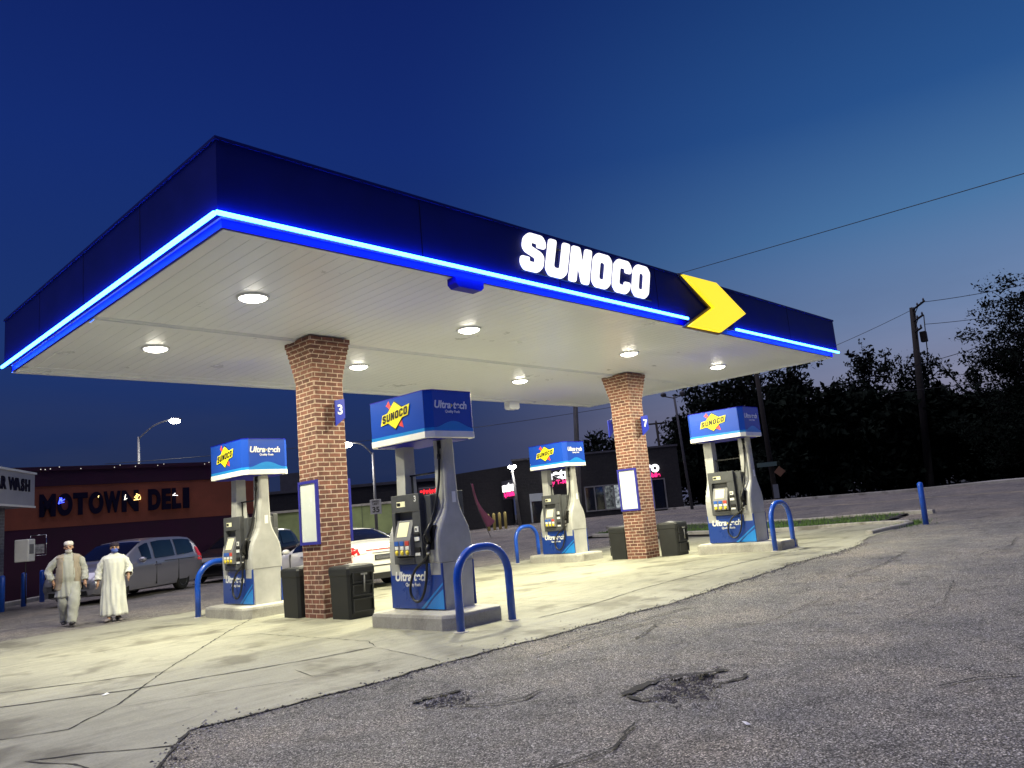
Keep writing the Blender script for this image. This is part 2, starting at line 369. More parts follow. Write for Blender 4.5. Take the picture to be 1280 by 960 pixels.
kerb('kerb', [(39.0+(y-8)*.22, y) for y in lin(-25, 60, 40)], .18, .13)
kerb('kerb', [(2.0, 26.6), (5.4, 27.0), (7.0, 29.4), (8.4, 30.9), (18, 30.1)], .2, .14)
# grass tufts on the verge
gb = MB()
for k in range(5200):
    y = rnd.uniform(8.5, 21.5); x = verge_x(y)+.2+rnd.random()**1.4*2.4; z = gz(x, y)+.05; h = rnd.uniform(.04, .13); a = rnd.uniform(0, PI); w = .012
    dx, dy = math.cos(a)*w, math.sin(a)*w; lx, ly = rnd.uniform(-.04, .04), rnd.uniform(-.04, .04)
    gb.add([(x-dx, y-dy, z), (x+dx, y+dy, z), (x+lx, y+ly, z+h)], [(0, 1, 2)])
for k in range(700):   # weeds in the broken kerb by the bollard
    x = rnd.gauss(23.6, .5); y = rnd.gauss(7.35, .18); z = gz(x, y); h = rnd.uniform(.02, .09); a = rnd.uniform(0, PI)
    gb.add([(x-math.cos(a)*.01, y-math.sin(a)*.01, z), (x+math.cos(a)*.01, y+math.sin(a)*.01, z), (x+rnd.uniform(-.03, .03), y, z+h)], [(0, 1, 2)])
g = gb.build('grass', 'grass', None, 'stuff')
# cracks and joints
cm = MB()
def crack(pts, w=.012, jit=.02, dz=.008, step=.09):
    w *= .85; jit *= .6
    P = [Vector(p) for p in pts]; line = [P[0]]
    for a, b in zip(P, P[1:]):
        n = max(1, int((b-a).length/step)); d = (b-a); pr = Vector((-d.y, d.x)).normalized()
        for k in range(1, n+1): line.append(a+d*k/n+(pr*rnd.uniform(-jit, jit) if k < n else Vector((0, 0))))
    vs = []
    for i, p in enumerate(line):
        t = (line[min(i+1, len(line)-1)]-line[max(i-1, 0)]).normalized(); pr = Vector((-t.y, t.x))
        ww = w*rnd.uniform(.35, 1.5)*.5*(1 if 0 < i < len(line)-1 else .2); z = gz(p.x, p.y)+dz
        vs += [(p.x+pr.x*ww, p.y+pr.y*ww, z), (p.x-pr.x*ww, p.y-pr.y*ww, z)]
    cm.add(vs, [(2*i, 2*i+1, 2*i+3, 2*i+2) for i in range(len(line)-1)])
crack([(-1, 12.6), (2.4, 10.47), (3.07, 10.0), (3.82, 9.59)], .03)
crack([(-2, 12.2), (2.17, 9.47), (3.11, 8.89), (4.23, 8.51), (5.08, 8.24), (5.8, 8.14)], .034)
crack([(8.0, 14.8), (5.95, 12.34), (3.82, 9.59), (2.88, 8.23), (2.23, 7.56), (1.79, 7.8), (.8, 8.4)], .022)
crack([(5.8, 8.14), (6.05, 8.66), (5.97, 11.33), (5.59, 11.73)], .016)
crack([(1.71, 6.79), (2.06, 6.52), (2.53, 5.99)], .03); crack([(1.71, 6.79), (1.9, 6.3), (1.95, 5.6)], .025)
crack([(2.8, 8.02), (3.75, 7.56), (4.15, 7.35), (5.4, 7.2)], .012)
crack([(5.75, 7.99), (5.45, 6.53)], .012); crack([(4.55, 7.9), (4.4, 7.3), (4.6, 7.1)], .012)
crack([(8.1, 7.55), (8.84, 7.54), (10.89, 7.77), (14.5, 7.57), (17.5, 7.6)], .028)
crack([(2.79+.02*i, yedge(2.79+.02*i)+.004) for i in range(0, 900, 6)], .014, .03, .009)
crack([(x, yedge(x)) for x in lin(1.2, 2.76, 12)], .03, .02, .009)
crack([(9.6, 7.7), (9.7, 17)], .01, .006); crack([(13.6, 7.7), (13.6, 17)], .01, .006); crack([(6.3, 13.2), (22, 13.2)], .01, .006); crack([(19.9, 7.7), (19.9, 17)], .01, .006)
for k in range(14):   # wandering cracks in the asphalt
    x, y = rnd.uniform(5, 20), rnd.uniform(1.4, 6.1); a = rnd.uniform(-.5, .5); L = rnd.uniform(.4, 1.9)
    if 4.4 < x < 6.6 and 2.8 < y < 4.3: continue
    crack([(x, y), (x+L*.5*math.cos(a), y+L*.5*math.sin(a)+rnd.uniform(-.1, .1)), (x+L*math.cos(a), y+L*math.sin(a))], .008, .03, .016, .06)
crack([(6.01, 1.88), (6.35, 1.73), (6.57, 1.48)], .022, .015, .016, .04)
crack([(7.06, 5.16), (7.93, 5.48), (8.09, 5.25)], .025, .03, .016, .05); crack([(5.9, 5.6), (7.0, 5.75), (8.4, 5.6)], .022, .03, .016, .05); crack([(6.9, 6.2), (7.4, 5.9), (9.2, 5.85)], .022, .03, .016, .05)
crack([(4.98, 3.82), (5.3, 3.86), (5.57, 3.83), (5.78, 3.68), (6.05, 3.5)], .085, .03, .012, .04)
crack([(5.05, 3.5), (4.9, 3.6), (5.0, 3.8)], .05, .02, .012, .04); crack([(5.5, 3.35), (5.8, 3.25), (6.0, 3.3)], .035, .02, .012, .04); crack([(4.1, 5.3), (4.3, 5.33), (4.6, 5.25)], .05, .02, .012, .04); crack([(3.4, 3.2), (3.9, 3.1), (4.4, 3.3)], .02, .02, .016, .04); crack([(7.6, 4.6), (8.6, 4.3), (10.2, 4.4)], .014, .03, .018, .06); crack([(9.0, 3.0), (10.0, 2.9), (11.6, 3.2)], .014, .03, .018, .06); crack([(12, 4.8), (13.4, 4.7), (15, 4.9)], .02, .03, .018, .08); crack([(14, 3.6), (16, 3.4), (18, 3.7)], .02, .03, .018, .08)
crack([(4.2, 4.9), (4.35, 4.6), (4.6, 4.5), (4.9, 4.55)], .03, .03, .016, .05)
cm.build('pavement_cracks', 'crack', None, 'structure')
# loose stones and litter chips (small, uncountable)
sb = MB()
for k in range(760):
    x, y = rnd.uniform(2.2, 16), rnd.uniform(1.2, 7); r = rnd.uniform(.004, .013); z = gz(x, y)+.01
    if k > 420: x, y = (rnd.gauss(5.42, .3), rnd.gauss(3.52, .15)) if k < 680 else (rnd.gauss(4.3, .16), rnd.gauss(5.1, .12)); r = rnd.uniform(.006, .018); z = -.02; sb.cur = 1
    a = rnd.uniform(0, 6); vs = [(x+r*1.5*math.cos(a+t), y+r*math.sin(a+t), z) for t in (0, 1.6, 3.1, 4.7)]+[(x, y, z+r*.8)]
    sb.add(vs, [(0,1,4), (1,2,4), (2,3,4), (3,0,4)])
for k in range(2600):   # crumbled edge between slab and asphalt
    x = rnd.uniform(1.9, 19); y = yedge(x)+rnd.gauss(-.07, .09); r = rnd.uniform(.003, .012)*(1 if x < 9 else 1.2); z = gz(x, y)+.006; sb.cur = rnd.choice((0, 1, 1)); a = rnd.uniform(0, 6)
    sb.add([(x+r*1.5*math.cos(a+t), y+r*math.sin(a+t), z) for t in (0, 1.6, 3.1, 4.7)]+[(x, y, z+r*.8)], [(0,1,4), (1,2,4), (2,3,4), (3,0,4)])
sb.build('gravel', [mat('pale chips', (.32, .3, .28), .9), mat('dark chips', (.07, .065, .065), .9)], None, 'stuff')
def litter(x, y, a, label, s=.03):
    mb = MB(); mb.add([(-s, -s*.5, 0), (s, -s*.55, .004), (s*1.05, s*.5, .012), (-s*.9, s*.6, .002), (0, 0, .014)], [(0,1,4), (1,2,4), (2,3,4), (3,0,4)])
    o = mb.build('paper_scrap', 'logo_w'); o.location = (x, y, gz(x, y)+.012); o.rotation_euler = (0, 0, a); tag(o, label, 'litter'); return o
litter(4.67, 2.63, 1.1, 'small pale paper scrap lying on the dark asphalt in the foreground')
litter(2.95, 8.85, .4, 'small white paper scrap lying on the concrete slab at left', .035)
# ------------------------------------------------------------------ canopy
X0, X1, Y0, Y1 = 3.87, 21.14, 7.88, 16.35; ZS = 4.9
canopy = thing('canopy', 'long flat station canopy with navy fascia and glowing blue light strip', 'canopy', (12.5, 12.1, 0))
def W(mb):   # world-space builders shifted into the canopy's frame
    mb.v = [(x-12.5, y-12.1, z) for x, y, z in mb.v]; return mb
mb = MB(); x = X0; prof = []
while x < X1-.02:
    xn = min(x+.203, X1); prof += [(x, ZS), (xn-.012, ZS), (xn-.008, ZS+.005), (xn-.004, ZS+.005)]; x = xn
prof.append((X1, ZS)); prof += [(X1, ZS+.05), (X0, ZS+.05)]
n = len(prof); vs = [(px, Y0, pz) for px, pz in prof]+[(px, Y1, pz) for px, pz in prof]
fs = [(i, i+1, n+i+1, n+i) for i in range(n-1)]
mb.add(vs, [f[::-1] for f in fs]); W(mb).build('soffit', 'soffit', canopy)
mb = MB()
mb.box(X0, X1, 12.02, 12.30, ZS-.02, ZS+.02); mb.box(X0, X1, 12.06, 12.26, ZS-.045, ZS-.02)
mb.box(X0, X1, Y1-.5, Y1-.44, ZS-.012, ZS+.01); mb.box(X0, X1, Y0+.004, Y0+.09, ZS-.012, ZS+.02); mb.box(X0+.004, X0+.10, Y0+.09, Y1-.1, ZS-.012, ZS+.02)
mb.box(X1-.1, X1-.004, Y0+.09, Y1-.1, ZS-.012, ZS+.02); mb.box(X0, X1, Y1-.12, Y1, ZS-.03, ZS+.02)
W(mb).build('soffit_trim', 'soffit', canopy)
FX0, FX1, FY0, FY1 = 3.74, 21.28, 7.74, 16.5
mb = MB()   # fascia: four walls with a top cap, panel joints
mb.box(FX0, FX1, FY0, FY0+.08, 5.015, 5.88); mb.box(FX0, FX1, FY1-.08, FY1, 5.015, 5.88)
mb.box(FX0, FX0+.08, FY0+.08, FY1-.08, 5.015, 5.88); mb.box(FX1-.08, FX1, FY0+.08, FY1-.08, 5.015, 5.88)
mb.cur = 1
for i in range(1, 6): x = FX0+i*(FX1-FX0)/6; mb.box(x-.006, x+.006, FY0-.003, FY0+.02, 5.03, 5.87)
for i in range(1, 4): y = FY0+i*(FY1-FY0)/4; mb.box(FX0-.003, FX0+.02, y-.006, y+.006, 5.03, 5.87)
W(mb).build('fascia', ['navy', 'letter_dark'], canopy)
mb = MB(); e = .02
mb.box(FX0-e, FX1+e, FY0-e, FY0+.12, 5.88, 5.92); mb.box(FX0-e, FX1+e, FY1-.12, FY1+e, 5.88, 5.92); mb.box(FX0-e, FX0+.12, FY0+.12, FY1-.12, 5.88, 5.92); mb.box(FX1-.12, FX1+e, FY0+.12, FY1-.12, 5.88, 5.92)
mb.box(FX0+.1, FX1-.1, FY0+.1, FY1-.1, 5.55, 5.58)
W(mb).build('parapet_cap', 'navy', canopy)
mb = MB()   # lower blue trim
a = .035
mb.box(X0-a, 13.6, Y0-a, Y0, ZS-.005, 5.0); mb.box(15.42, X1+a, Y0-a, Y0, ZS-.005, 5.0); mb.box(13.6, 15.42, Y0-a, Y0, ZS-.005, 5.0)
mb.box(X0-a, X0, Y0, Y1+a, ZS-.005, 5.0)
W(mb).build('lower_trim', 'strip', canopy)
mb = MB(); mb.box(X1, X1+a, Y0, Y1+a, ZS-.03, 5.06); mb.box(X0-a, X1+a, Y1, Y1+a, ZS-.03, 5.06); mb.box(FX0+.08, FX1-.08, FY0+.08, FY1-.08, 5.017, 5.023)
W(mb).build('white_trim', 'soffit', canopy)
def led(path, rr=.028): m_ = MB(); m_.tube(path, rr, 8); return W(m_).build('led_strip', 'led', canopy)
led([(FX0-.03, FY0-.035, 4.998), (13.48, FY0-.035, 4.998)]); led([(15.50, FY0-.035, 4.998), (FX1-.02, FY0-.035, 4.998)])
led([(FX0-.035, FY0, 4.998), (FX0-.035, FY1, 4.998)])
for (bx0, bx1, by0, by1, zl, lab, mm) in ((7.3, 7.86, 7.80, 7.98, 4.76, 'blue lit junction box hanging under the front edge of the canopy', 'strip'), (17.0, 17.45, 16.2, 16.42, 4.68, 'white junction box hanging under the back edge of the canopy', 'soffit')):
    pts = [(bx0, 4.905), (bx0, zl+.05), (bx0+.06, zl), (bx1-.06, zl), (bx1, zl+.05), (bx1, 4.905)]; m_ = MB()
    cx, cy = (bx0+bx1)/2, (by0+by1)/2
    m_.prism_ax([(p-cx, q-4.9) for p, q in pts][::-1], by0-cy, by1-cy, lambda u, v, w: (u, w, v))
    o = m_.build('junction_box', mm); norm_fix(o); o.location = (cx, cy, 4.88 if mm == 'strip' else 4.86); tag(o, lab, 'junction box')
# lit letters, each a part of the sign
sign = thing('fascia_sign', 'glowing white block letters spelling the station name on the canopy front', 'sign', (8.55, FY0, 5.195))
lets, wd = word_blocks('SUNOCO', .548, .655, .052, .02, 0, .30)
for L_ in lets:
    mb = MB(); mb.flat(L_, (.02, -.035, 0), (1, 0, 0), (0, 0, 1)); mb.build('letter', 'sign_w', sign)
mb = MB(); mb.box(.1, 3.7, -.02, -.002, -.012, .012); mb.box(.2, 3.8, -.02, -.002, .5, .524); mb.build('mounting_rail', 'darkpole', sign)
arrow = thing('arrow_sign', 'glowing yellow chevron arrow box wrapping the canopy fascia', 'sign', (13.55, FY0, 4.88))
ch = [(0, 1.05), (1.27, 1.08), (2.42, .57), (1.27, .0), (.0, 0.0), (1.07, .52)]
ch = [(-.11, .99), (1.15, 1.02), (2.29, .50), (1.09, -.04), (-.12, -.05), (.95, .46)]
mb = MB(); mb.flat(shape([ch], .06, .015), (0, -.085, 0), (1, 0, 0), (0, 0, 1)); mb.build('sign_face', 'sign_y', arrow)
ch2 = [(-.24, 1.03), (1.15, 1.06), (2.36, .50), (1.11, -.09), (-.30, -.09), (.80, .46)]
mb = MB(); mb.flat(shape([ch2], .05, .003), (0, -.03, 0), (1, 0, 0), (0, 0, 1)); mb.build('sign_back', 'sign_edge', arrow)
# recessed canopy lights
names = {(0,0): 'front row, nearest the left fascia', (0,1): 'back row, nearest the left fascia', (1,0): 'front row, second from left', (1,1): 'back row, just right of the left column',
         (2,0): 'front row, just above the right column', (2,1): 'back row, just left of the right column', (3,0): 'front row, farthest right', (3,1): 'back row, hidden by the right column'}
first = None
for i, lx in enumerate((5.37, 9.66, 14.75, 18.86)):
    for j, ly in enumerate((10.07, 13.6)):
        lab = 'round recessed canopy lamp, '+names[(i, j)]
        if first is None:
            t = thing('ceiling_light', lab, 'ceiling light', (lx, ly, ZS), 0, 'lamps recessed in the canopy ceiling'); first = t
            mb = MB(); mb.lathe([(.235, .0), (.235, -.022), (.20, -.03), (.185, -.012), (.185, 0)], 28); mb.build('trim_ring', 'soffit', t)
            mb = MB(); mb.lathe([(.18, -.004), (.175, -.04), (.12, -.062), (.0, -.07)], 28); mb.build('lens', 'lamp', t)
        else: t = place_copy(first, (lx, ly, ZS), lab)
        ld = bpy.data.lights.new('canopy_lamp', 'AREA'); ld.shape = 'DISK'; ld.size = .34; ld.energy = 178; ld.color = (1, .945, .66)
        lo = bpy.data.objects.new('canopy_lamp', ld); COL.objects.link(lo); lo.location = (0, 0, -.085); lo.parent = t
# ------------------------------------------------------------------ brick columns
def column(cx, cy, z, label):
    t = thing('brick_column', label, 'column', (cx, cy, z), 0, 'brick canopy columns')
    top = ZS-z-.03; h = .30
    def ring(a, zz): return [(-a, -a, zz), (a, -a, zz), (a, a, zz), (-a, a, zz)]
    mb = MB(); mb.loft([ring(h, -.05), ring(h, 4.05)], False); mb.build('shaft', 'brick', t)
    rings = []
    k = 0
    for q in range(9):
        a = h+.001+.12*(q/8)**1.2; z0_ = 4.05+(top-4.05)*q/9; z1_ = 4.05+(top-4.05)*(q+1)/9; rings += [ring(a, z0_), ring(a, z1_)]
    mb = MB(); mb.loft(rings, False); mb.build('flared_top', 'brick', t)
    return t
column(7.64, 12.01, 0, 'left red brick canopy column with flared top and number three sign')
column(17.18, 12.01, .02, 'right red brick canopy column with flared top and number seven sign')
def poster(x, y, side, z, label, lines):
    t = thing('poster_frame', label, 'poster frame', (x, y, z), 0, 'poster frames on the brick columns')
    s = side; mb = MB(); w, h_ = .295, .55
    for (a, b, c, d) in ((-w, w, -h_, -h_+.05), (-w, w, h_-.05, h_), (-w, -w+.045, -h_+.05, h_-.05), (w-.045, w, -h_+.05, h_-.05)): mb.box(0 if s > 0 else -.05, .05 if s > 0 else 0, a, b, c+h_, d+h_)
    mb.build('frame', mat('violet blue frame', (.03, .03, .26), .35), t)
    mb = MB(); mb.box(.0 if s > 0 else -.03, .03 if s > 0 else 0, -w+.045, w-.045, .05, 2*h_-.05); mb.build('panel', mat('white poster', (.62, .66, .64), .25, noise=(3, .05)), t)
    if lines:
        mb = MB()
        for k in range(3): mb.add([(-.033, .22, .25+.26*k), (-.033, -.22, .45+.26*k), (-.033, -.22, .458+.26*k), (-.033, .22, .258+.26*k)], [(0, 1, 2, 3)])
        mb.build('reflected_seam', mat('pale painted reflection', (.42, .44, .43), .5), t)  # slanted seam reflections painted on as pale grey strips
    return t
poster(7.335, 12.0, -1, 1.24, 'blank white poster in violet frame on left face of number three column', False)
poster(7.945, 12.0, 1, 1.24, 'violet poster frame seen edge on at right of number three column', False)
poster(16.875, 12.02, -1, 1.26, 'white poster with painted seam reflections in violet frame on left face of number seven column', True)
poster(17.485, 12.02, 1, 1.26, 'violet poster frame seen edge on at right of number seven column', False)
def numflag(x, y, z, num, label, front=True):
    t = thing('number_sign', label, 'sign', (x, y, z), 0, 'pump number flags')
    s = -1 if front else 1
    mb = MB(); mb.prism_ax([(-.10, .0), (.10, .16), (.10, .5), (-.10, .46)], -.012, .012, lambda u, v, w: (u, w, v)); norm_fix(mb.build('flag_plate', mat('royal blue flag', (.01, .025, .36), .35), t))
    mb = MB(); mb.tube([(-.02 if front else .02, 0, .4), (-.02 if front else .02, -s*.1, .4)], .012, 6); mb.build('bracket', 'darkpole', t)
    if front: mb = MB(); mb.flat(text(num, .24, .003, 0, .006), (0, s*.0145, .29), (1, 0, 0), (0, 0, 1)); mb.build('numeral', 'logo_w', t)
numflag(7.78, 11.60, 3.26, '3', 'blue flag sign with white number three on the left column')
numflag(17.34, 11.60, 3.20, '7', 'blue flag sign with white number seven on the right column')
[setattr(o, 'scale', (1.5, 1, 1.1)) for o in COL.objects if o.get('label', '').endswith('number seven on the right column')]
numflag(16.92, 12.43, 3.25, '8', 'blue flag sign sticking out behind the right column', False)
# ------------------------------------------------------------------ bins
def bin_unit(x, y, z, rz, label, src=None):
    if src: return place_copy(src, (x, y, z), label, rz)
    t = thing('waste_bin', label, 'waste bin', (x, y, z), rz, 'black waste bins beside the columns')
    w, d, h_ = .28, .30, .86
    def rg(k, zz, ch=.04): a, b = w*k, d*k; return [(-a+ch, -b, zz), (a-ch, -b, zz), (a, -b+ch, zz), (a, b-ch, zz), (a-ch, b, zz), (-a+ch, b, zz), (-a, b-ch, zz), (-a, -b+ch, zz)]
    mb = MB(); mb.loft([rg(.90, 0), rg(.96, .70)], False); mb.build('body', 'bin', t)
    mb = MB(); mb.loft([rg(.985, .70), rg(1., .71), rg(1., h_-.05), rg(.95, h_-.015), rg(.80, h_)], False); mb.build('lid', 'bin', t)
    mb = MB()   # shelf openings on the front: frames
    for (z0, z1) in ((.10, .32), (.36, .54), (.57, .74)):
        for (a, b, c, e) in ((-.2, .2, z0, z0+.02), (-.2, .2, z1-.02, z1), (-.2, -.18, z0+.02, z1-.02), (.18, .2, z0+.02, z1-.02)): mb.box(a, b, -.322, -.262, c, e)
    mb.build('tray_frame', 'bin', t)
    mb = MB(); [mb.box(-.18, .18, -.292, -.27, z0+.02, z1-.02) for (z0, z1) in ((.10, .32), (.36, .54), (.57, .74))]; mb.build('opening', 'black', t)
    mb = MB(); mb.tube([(.02, -.335, .70), (.0, -.345, .42)], .012, 6); mb.box(-.05, .07, -.35, -.33, .69, .72); mb.build('squeegee', 'mgrey', t)
    mb = MB(); mb.add([(-.12, -.05, .862), (.12, -.05, .862), (.14, .1, .864), (-.1, .12, .864), (.0, .03, .885)], [(0,1,4), (1,2,4), (2,3,4), (3,0,4)]); mb.build('bag_edge', 'mgrey', t)
    return t
b1 = bin_unit(7.60, 11.24, 0, 0, 'black waste and squeegee bin in front of the left brick column')
bin_unit(7.52, 12.66, 0, PI, 'black waste bin behind the left brick column', b1)
bin_unit(17.42, 11.20, .03, .0, 'black waste and squeegee bin right of the right brick column', b1)
bin_unit(17.30, 12.70, 0, PI, 'black waste bin left of the right brick column', b1)
# ------------------------------------------------------------------ guards
def hoop(x0, x1, y, label, src=None, h=1.05):
    z = gz((x0+x1)/2, y)
    if src: return place_copy(src, ((x0+x1)/2, y, z), label)
    w = (x1-x0)/2; r = min(w, .40); path = [(-w, 0, -.05), (-w, 0, .5), (-w, 0, h-r)]
    for k in range(1, 8): a = PI-PI/2*k/8; path.append((-w+r+r*math.cos(a), 0, h-r+r*math.sin(a)))
    path.append((-w+r, 0, h)); path.append((w-r, 0, h))
    for k in range(1, 9): a = PI/2-PI/2*k/8; path.append((w-r+r*math.cos(a), 0, h-r+r*math.sin(a)))
    path += [(w, 0, .5), (w, 0, -.05)]
    t = thing('hoop_guard', label, 'guard rail', ((x0+x1)/2, y, z), 0, 'blue hoop guards at the island ends')
    mb = MB(); mb.tube(path, .055, 16); mb.build('hoop', 'blue', t)
    for s in (-1, 1): mb = MB(); mb.lathe([(.105, 0), (.10, .012), (.06, .02)], 16); mb.v = [(a+s*w, b, c) for a, b, c in mb.v]; mb.build('ground_collar', 'concrete_old', t)
    return t
h1 = hoop(6.9, 7.86, 7.80, 'large blue hoop guard in front of the nearest fuel pump')
hoop(6.84, 7.80, 15.42, 'blue hoop guard behind the leftmost fuel pump', h1)
hoop(16.5, 17.46, 8.02, 'blue hoop guard in front of the rightmost fuel pump', h1)
hoop(16.75, 17.71, 16.2, 'blue hoop guard behind the small pump left of the right column', h1)
def bollard(x, y, label, h=1.0, lean=0.):
    t = thing('bollard', label, 'bollard', (x, y, gz(x, y)), 0, 'blue steel bollards'); t.rotation_euler = (lean*.3, lean, 0)
    mb = MB(); mb.lathe([(.075, -.05), (.075, h-.06), (.066, h-.02), (.035, h), (0, h+.004)], 18); mb.build('post', 'blue', t); return t
bollard(23.27, 6.86, 'blue bollard at the street edge of the lot, right', 1.15, .03)
bollard(6.08, 26.55, 'blue bollard nearest the left picture edge, by the grey brick pillar', 1.02)
bollard(6.99, 28.0, 'middle blue bollard in front of the maroon wall', 1.02)
bollard(7.85, 29.35, 'blue bollard just left of the walking men', 1.02)
# ------------------------------------------------------------------ islands
def island(x, y0, y1, z, label):
    t = thing('pump_island', label, 'pump island', (x, (y0+y1)/2, z), 0, 'raised concrete pump islands')
    w, l, c = .56, (y1-y0)/2, .13
    def rg(k, zz): a, b = w-k, l-k; return [(-a+c, -b, zz), (a-c, -b, zz), (a, -b+c, zz), (a, b-c, zz), (a-c, b, zz), (-a+c, b, zz), (-a, b-c, zz), (-a, -b+c, zz)]
    mb = MB(); mb.loft([rg(0, -.05), rg(0, .16), rg(.012, .195)], False); mb.build('kerb_ring', 'concrete_old', t)
    mb = MB(); mb.loft([rg(.03, .12), rg(.035, .2)], False); mb.build('island_top', 'island', t); return t
island(7.45, 8.03, 9.85, 0, 'concrete island under the nearest pump')
island(7.45, 13.60, 15.35, 0, 'concrete island under the leftmost pump')
island(17.15, 7.98, 10.1, .12, 'concrete island under the rightmost pump')
island(17.25, 13.75, 15.75, .01, 'concrete island under the far pump beyond the right column')
# ------------------------------------------------------------------ fuel dispensers (base at island top)
def logo_parts(parent, w, h_, org, ux, uy):
    """yellow diamond pierced by a red arrow with the black word across it; built at its place on a face"""
    o, ux, uy = Vector(org), Vector(ux), Vector(uy); ca, sa = math.cos(.13), math.sin(.13)
    rx = ux*ca+uy*sa; ry = uy*ca-ux*sa
    d = .45*h_
    # arrow along the diagonal from upper left to lower right
    ax_ = (ux*.66-uy*.75).normalized(); ay = Vector(ax_).cross(ux.cross(uy)); ay = ux.cross(uy).cross(ax_)
    L_ = .62*h_
    mb = MB(); mb.flat(shape([[(-L_, -.055*h_), (-L_*1.03, .12*h_), (-L_*.8, .07*h_), (L_*.55, .07*h_), (L_*.55, .15*h_), (L_*1.05, 0), (L_*.55, -.15*h_), (L_*.55, -.07*h_), (-L_*.8, -.07*h_), (-L_*1.03, -.12*h_)]], .002), o, ax_, ay, 1, .003); mb.build('logo_arrow', 'logo_r', parent)
    mb = MB(); mb.flat(shape([[(-.64*h_-.02, 0), (0, .48*h_+.016), (.64*h_+.02, 0), (0, -.48*h_-.016)]], .002), o, rx, uy, 1, .007); mb.build('logo_outline', 'logo_k', parent)
    mb = MB(); mb.flat(shape([[(-.64*h_, 0), (0, .48*h_), (.64*h_, 0), (0, -.48*h_)]], .002), o, rx, uy, 1, .012)
    bw, bh = .78*h_, .175*h_
    mb.flat(shape([[(-bw-.03, -bh), (bw-.03, -bh), (bw+.04, bh), (-bw+.04, bh)]], .002), o, rx, ry, 1, .0115); mb.build('logo_diamond', 'logo_y', parent)
    ws, wid = word_blocks('SUNOCO', .205*h_, .27*h_, .040*h_, .002, 0, .25); mb = MB()
    for q in ws: mb.flat(q, o-rx*(wid/2+.03*h_)-ry*(.135*h_), rx, ry, 1, .016)
    mb.build('logo_word', 'logo_k', parent)
def tech_text(parent, s, org, ux, uy):
    mb = MB(); o, ux_, uy_ = Vector(org), Vector(ux), Vector(uy)
    mb.flat(text('Ultra', s, .002, .18, .006*s/.2, 'RIGHT', 1.0), o-ux_*.20*s, ux, uy, 1, .003); mb.flat(text('tech', s, .002, .18, .006*s/.2, 'LEFT', 1.0), o+ux_*.12*s, ux, uy, 1, .003)
    mb.flat(text('Quality Fuels', s*.36, .002, .1, .001), o-uy_*.62*s, ux, uy, 1, .003); mb.build('lettering', 'logo_w', parent)
    mb = MB(); mb.flat(shape([[(-.14*s, -.2*s), (.08*s, -.02*s), (-.14*s, .16*s), (-.07*s, -.02*s)]], .002), o, ux, uy, 1, .0035); mb.build('arrow_mark', 'logo_y', parent)
def bottle(z):
    pts = [(0, .29), (.3, .30), (.66, .322), (.85, .33), (1.0, .322), (1.12, .295), (1.22, .25), (1.32, .195), (1.42, .15), (1.55, .122), (2.0, .105), (2.45, .10)]
    for (a, b), (c, d) in zip(pts, pts[1:]):
        if a <= z <= c: return b+(d-b)*(z-a)/(c-a)
    return .10
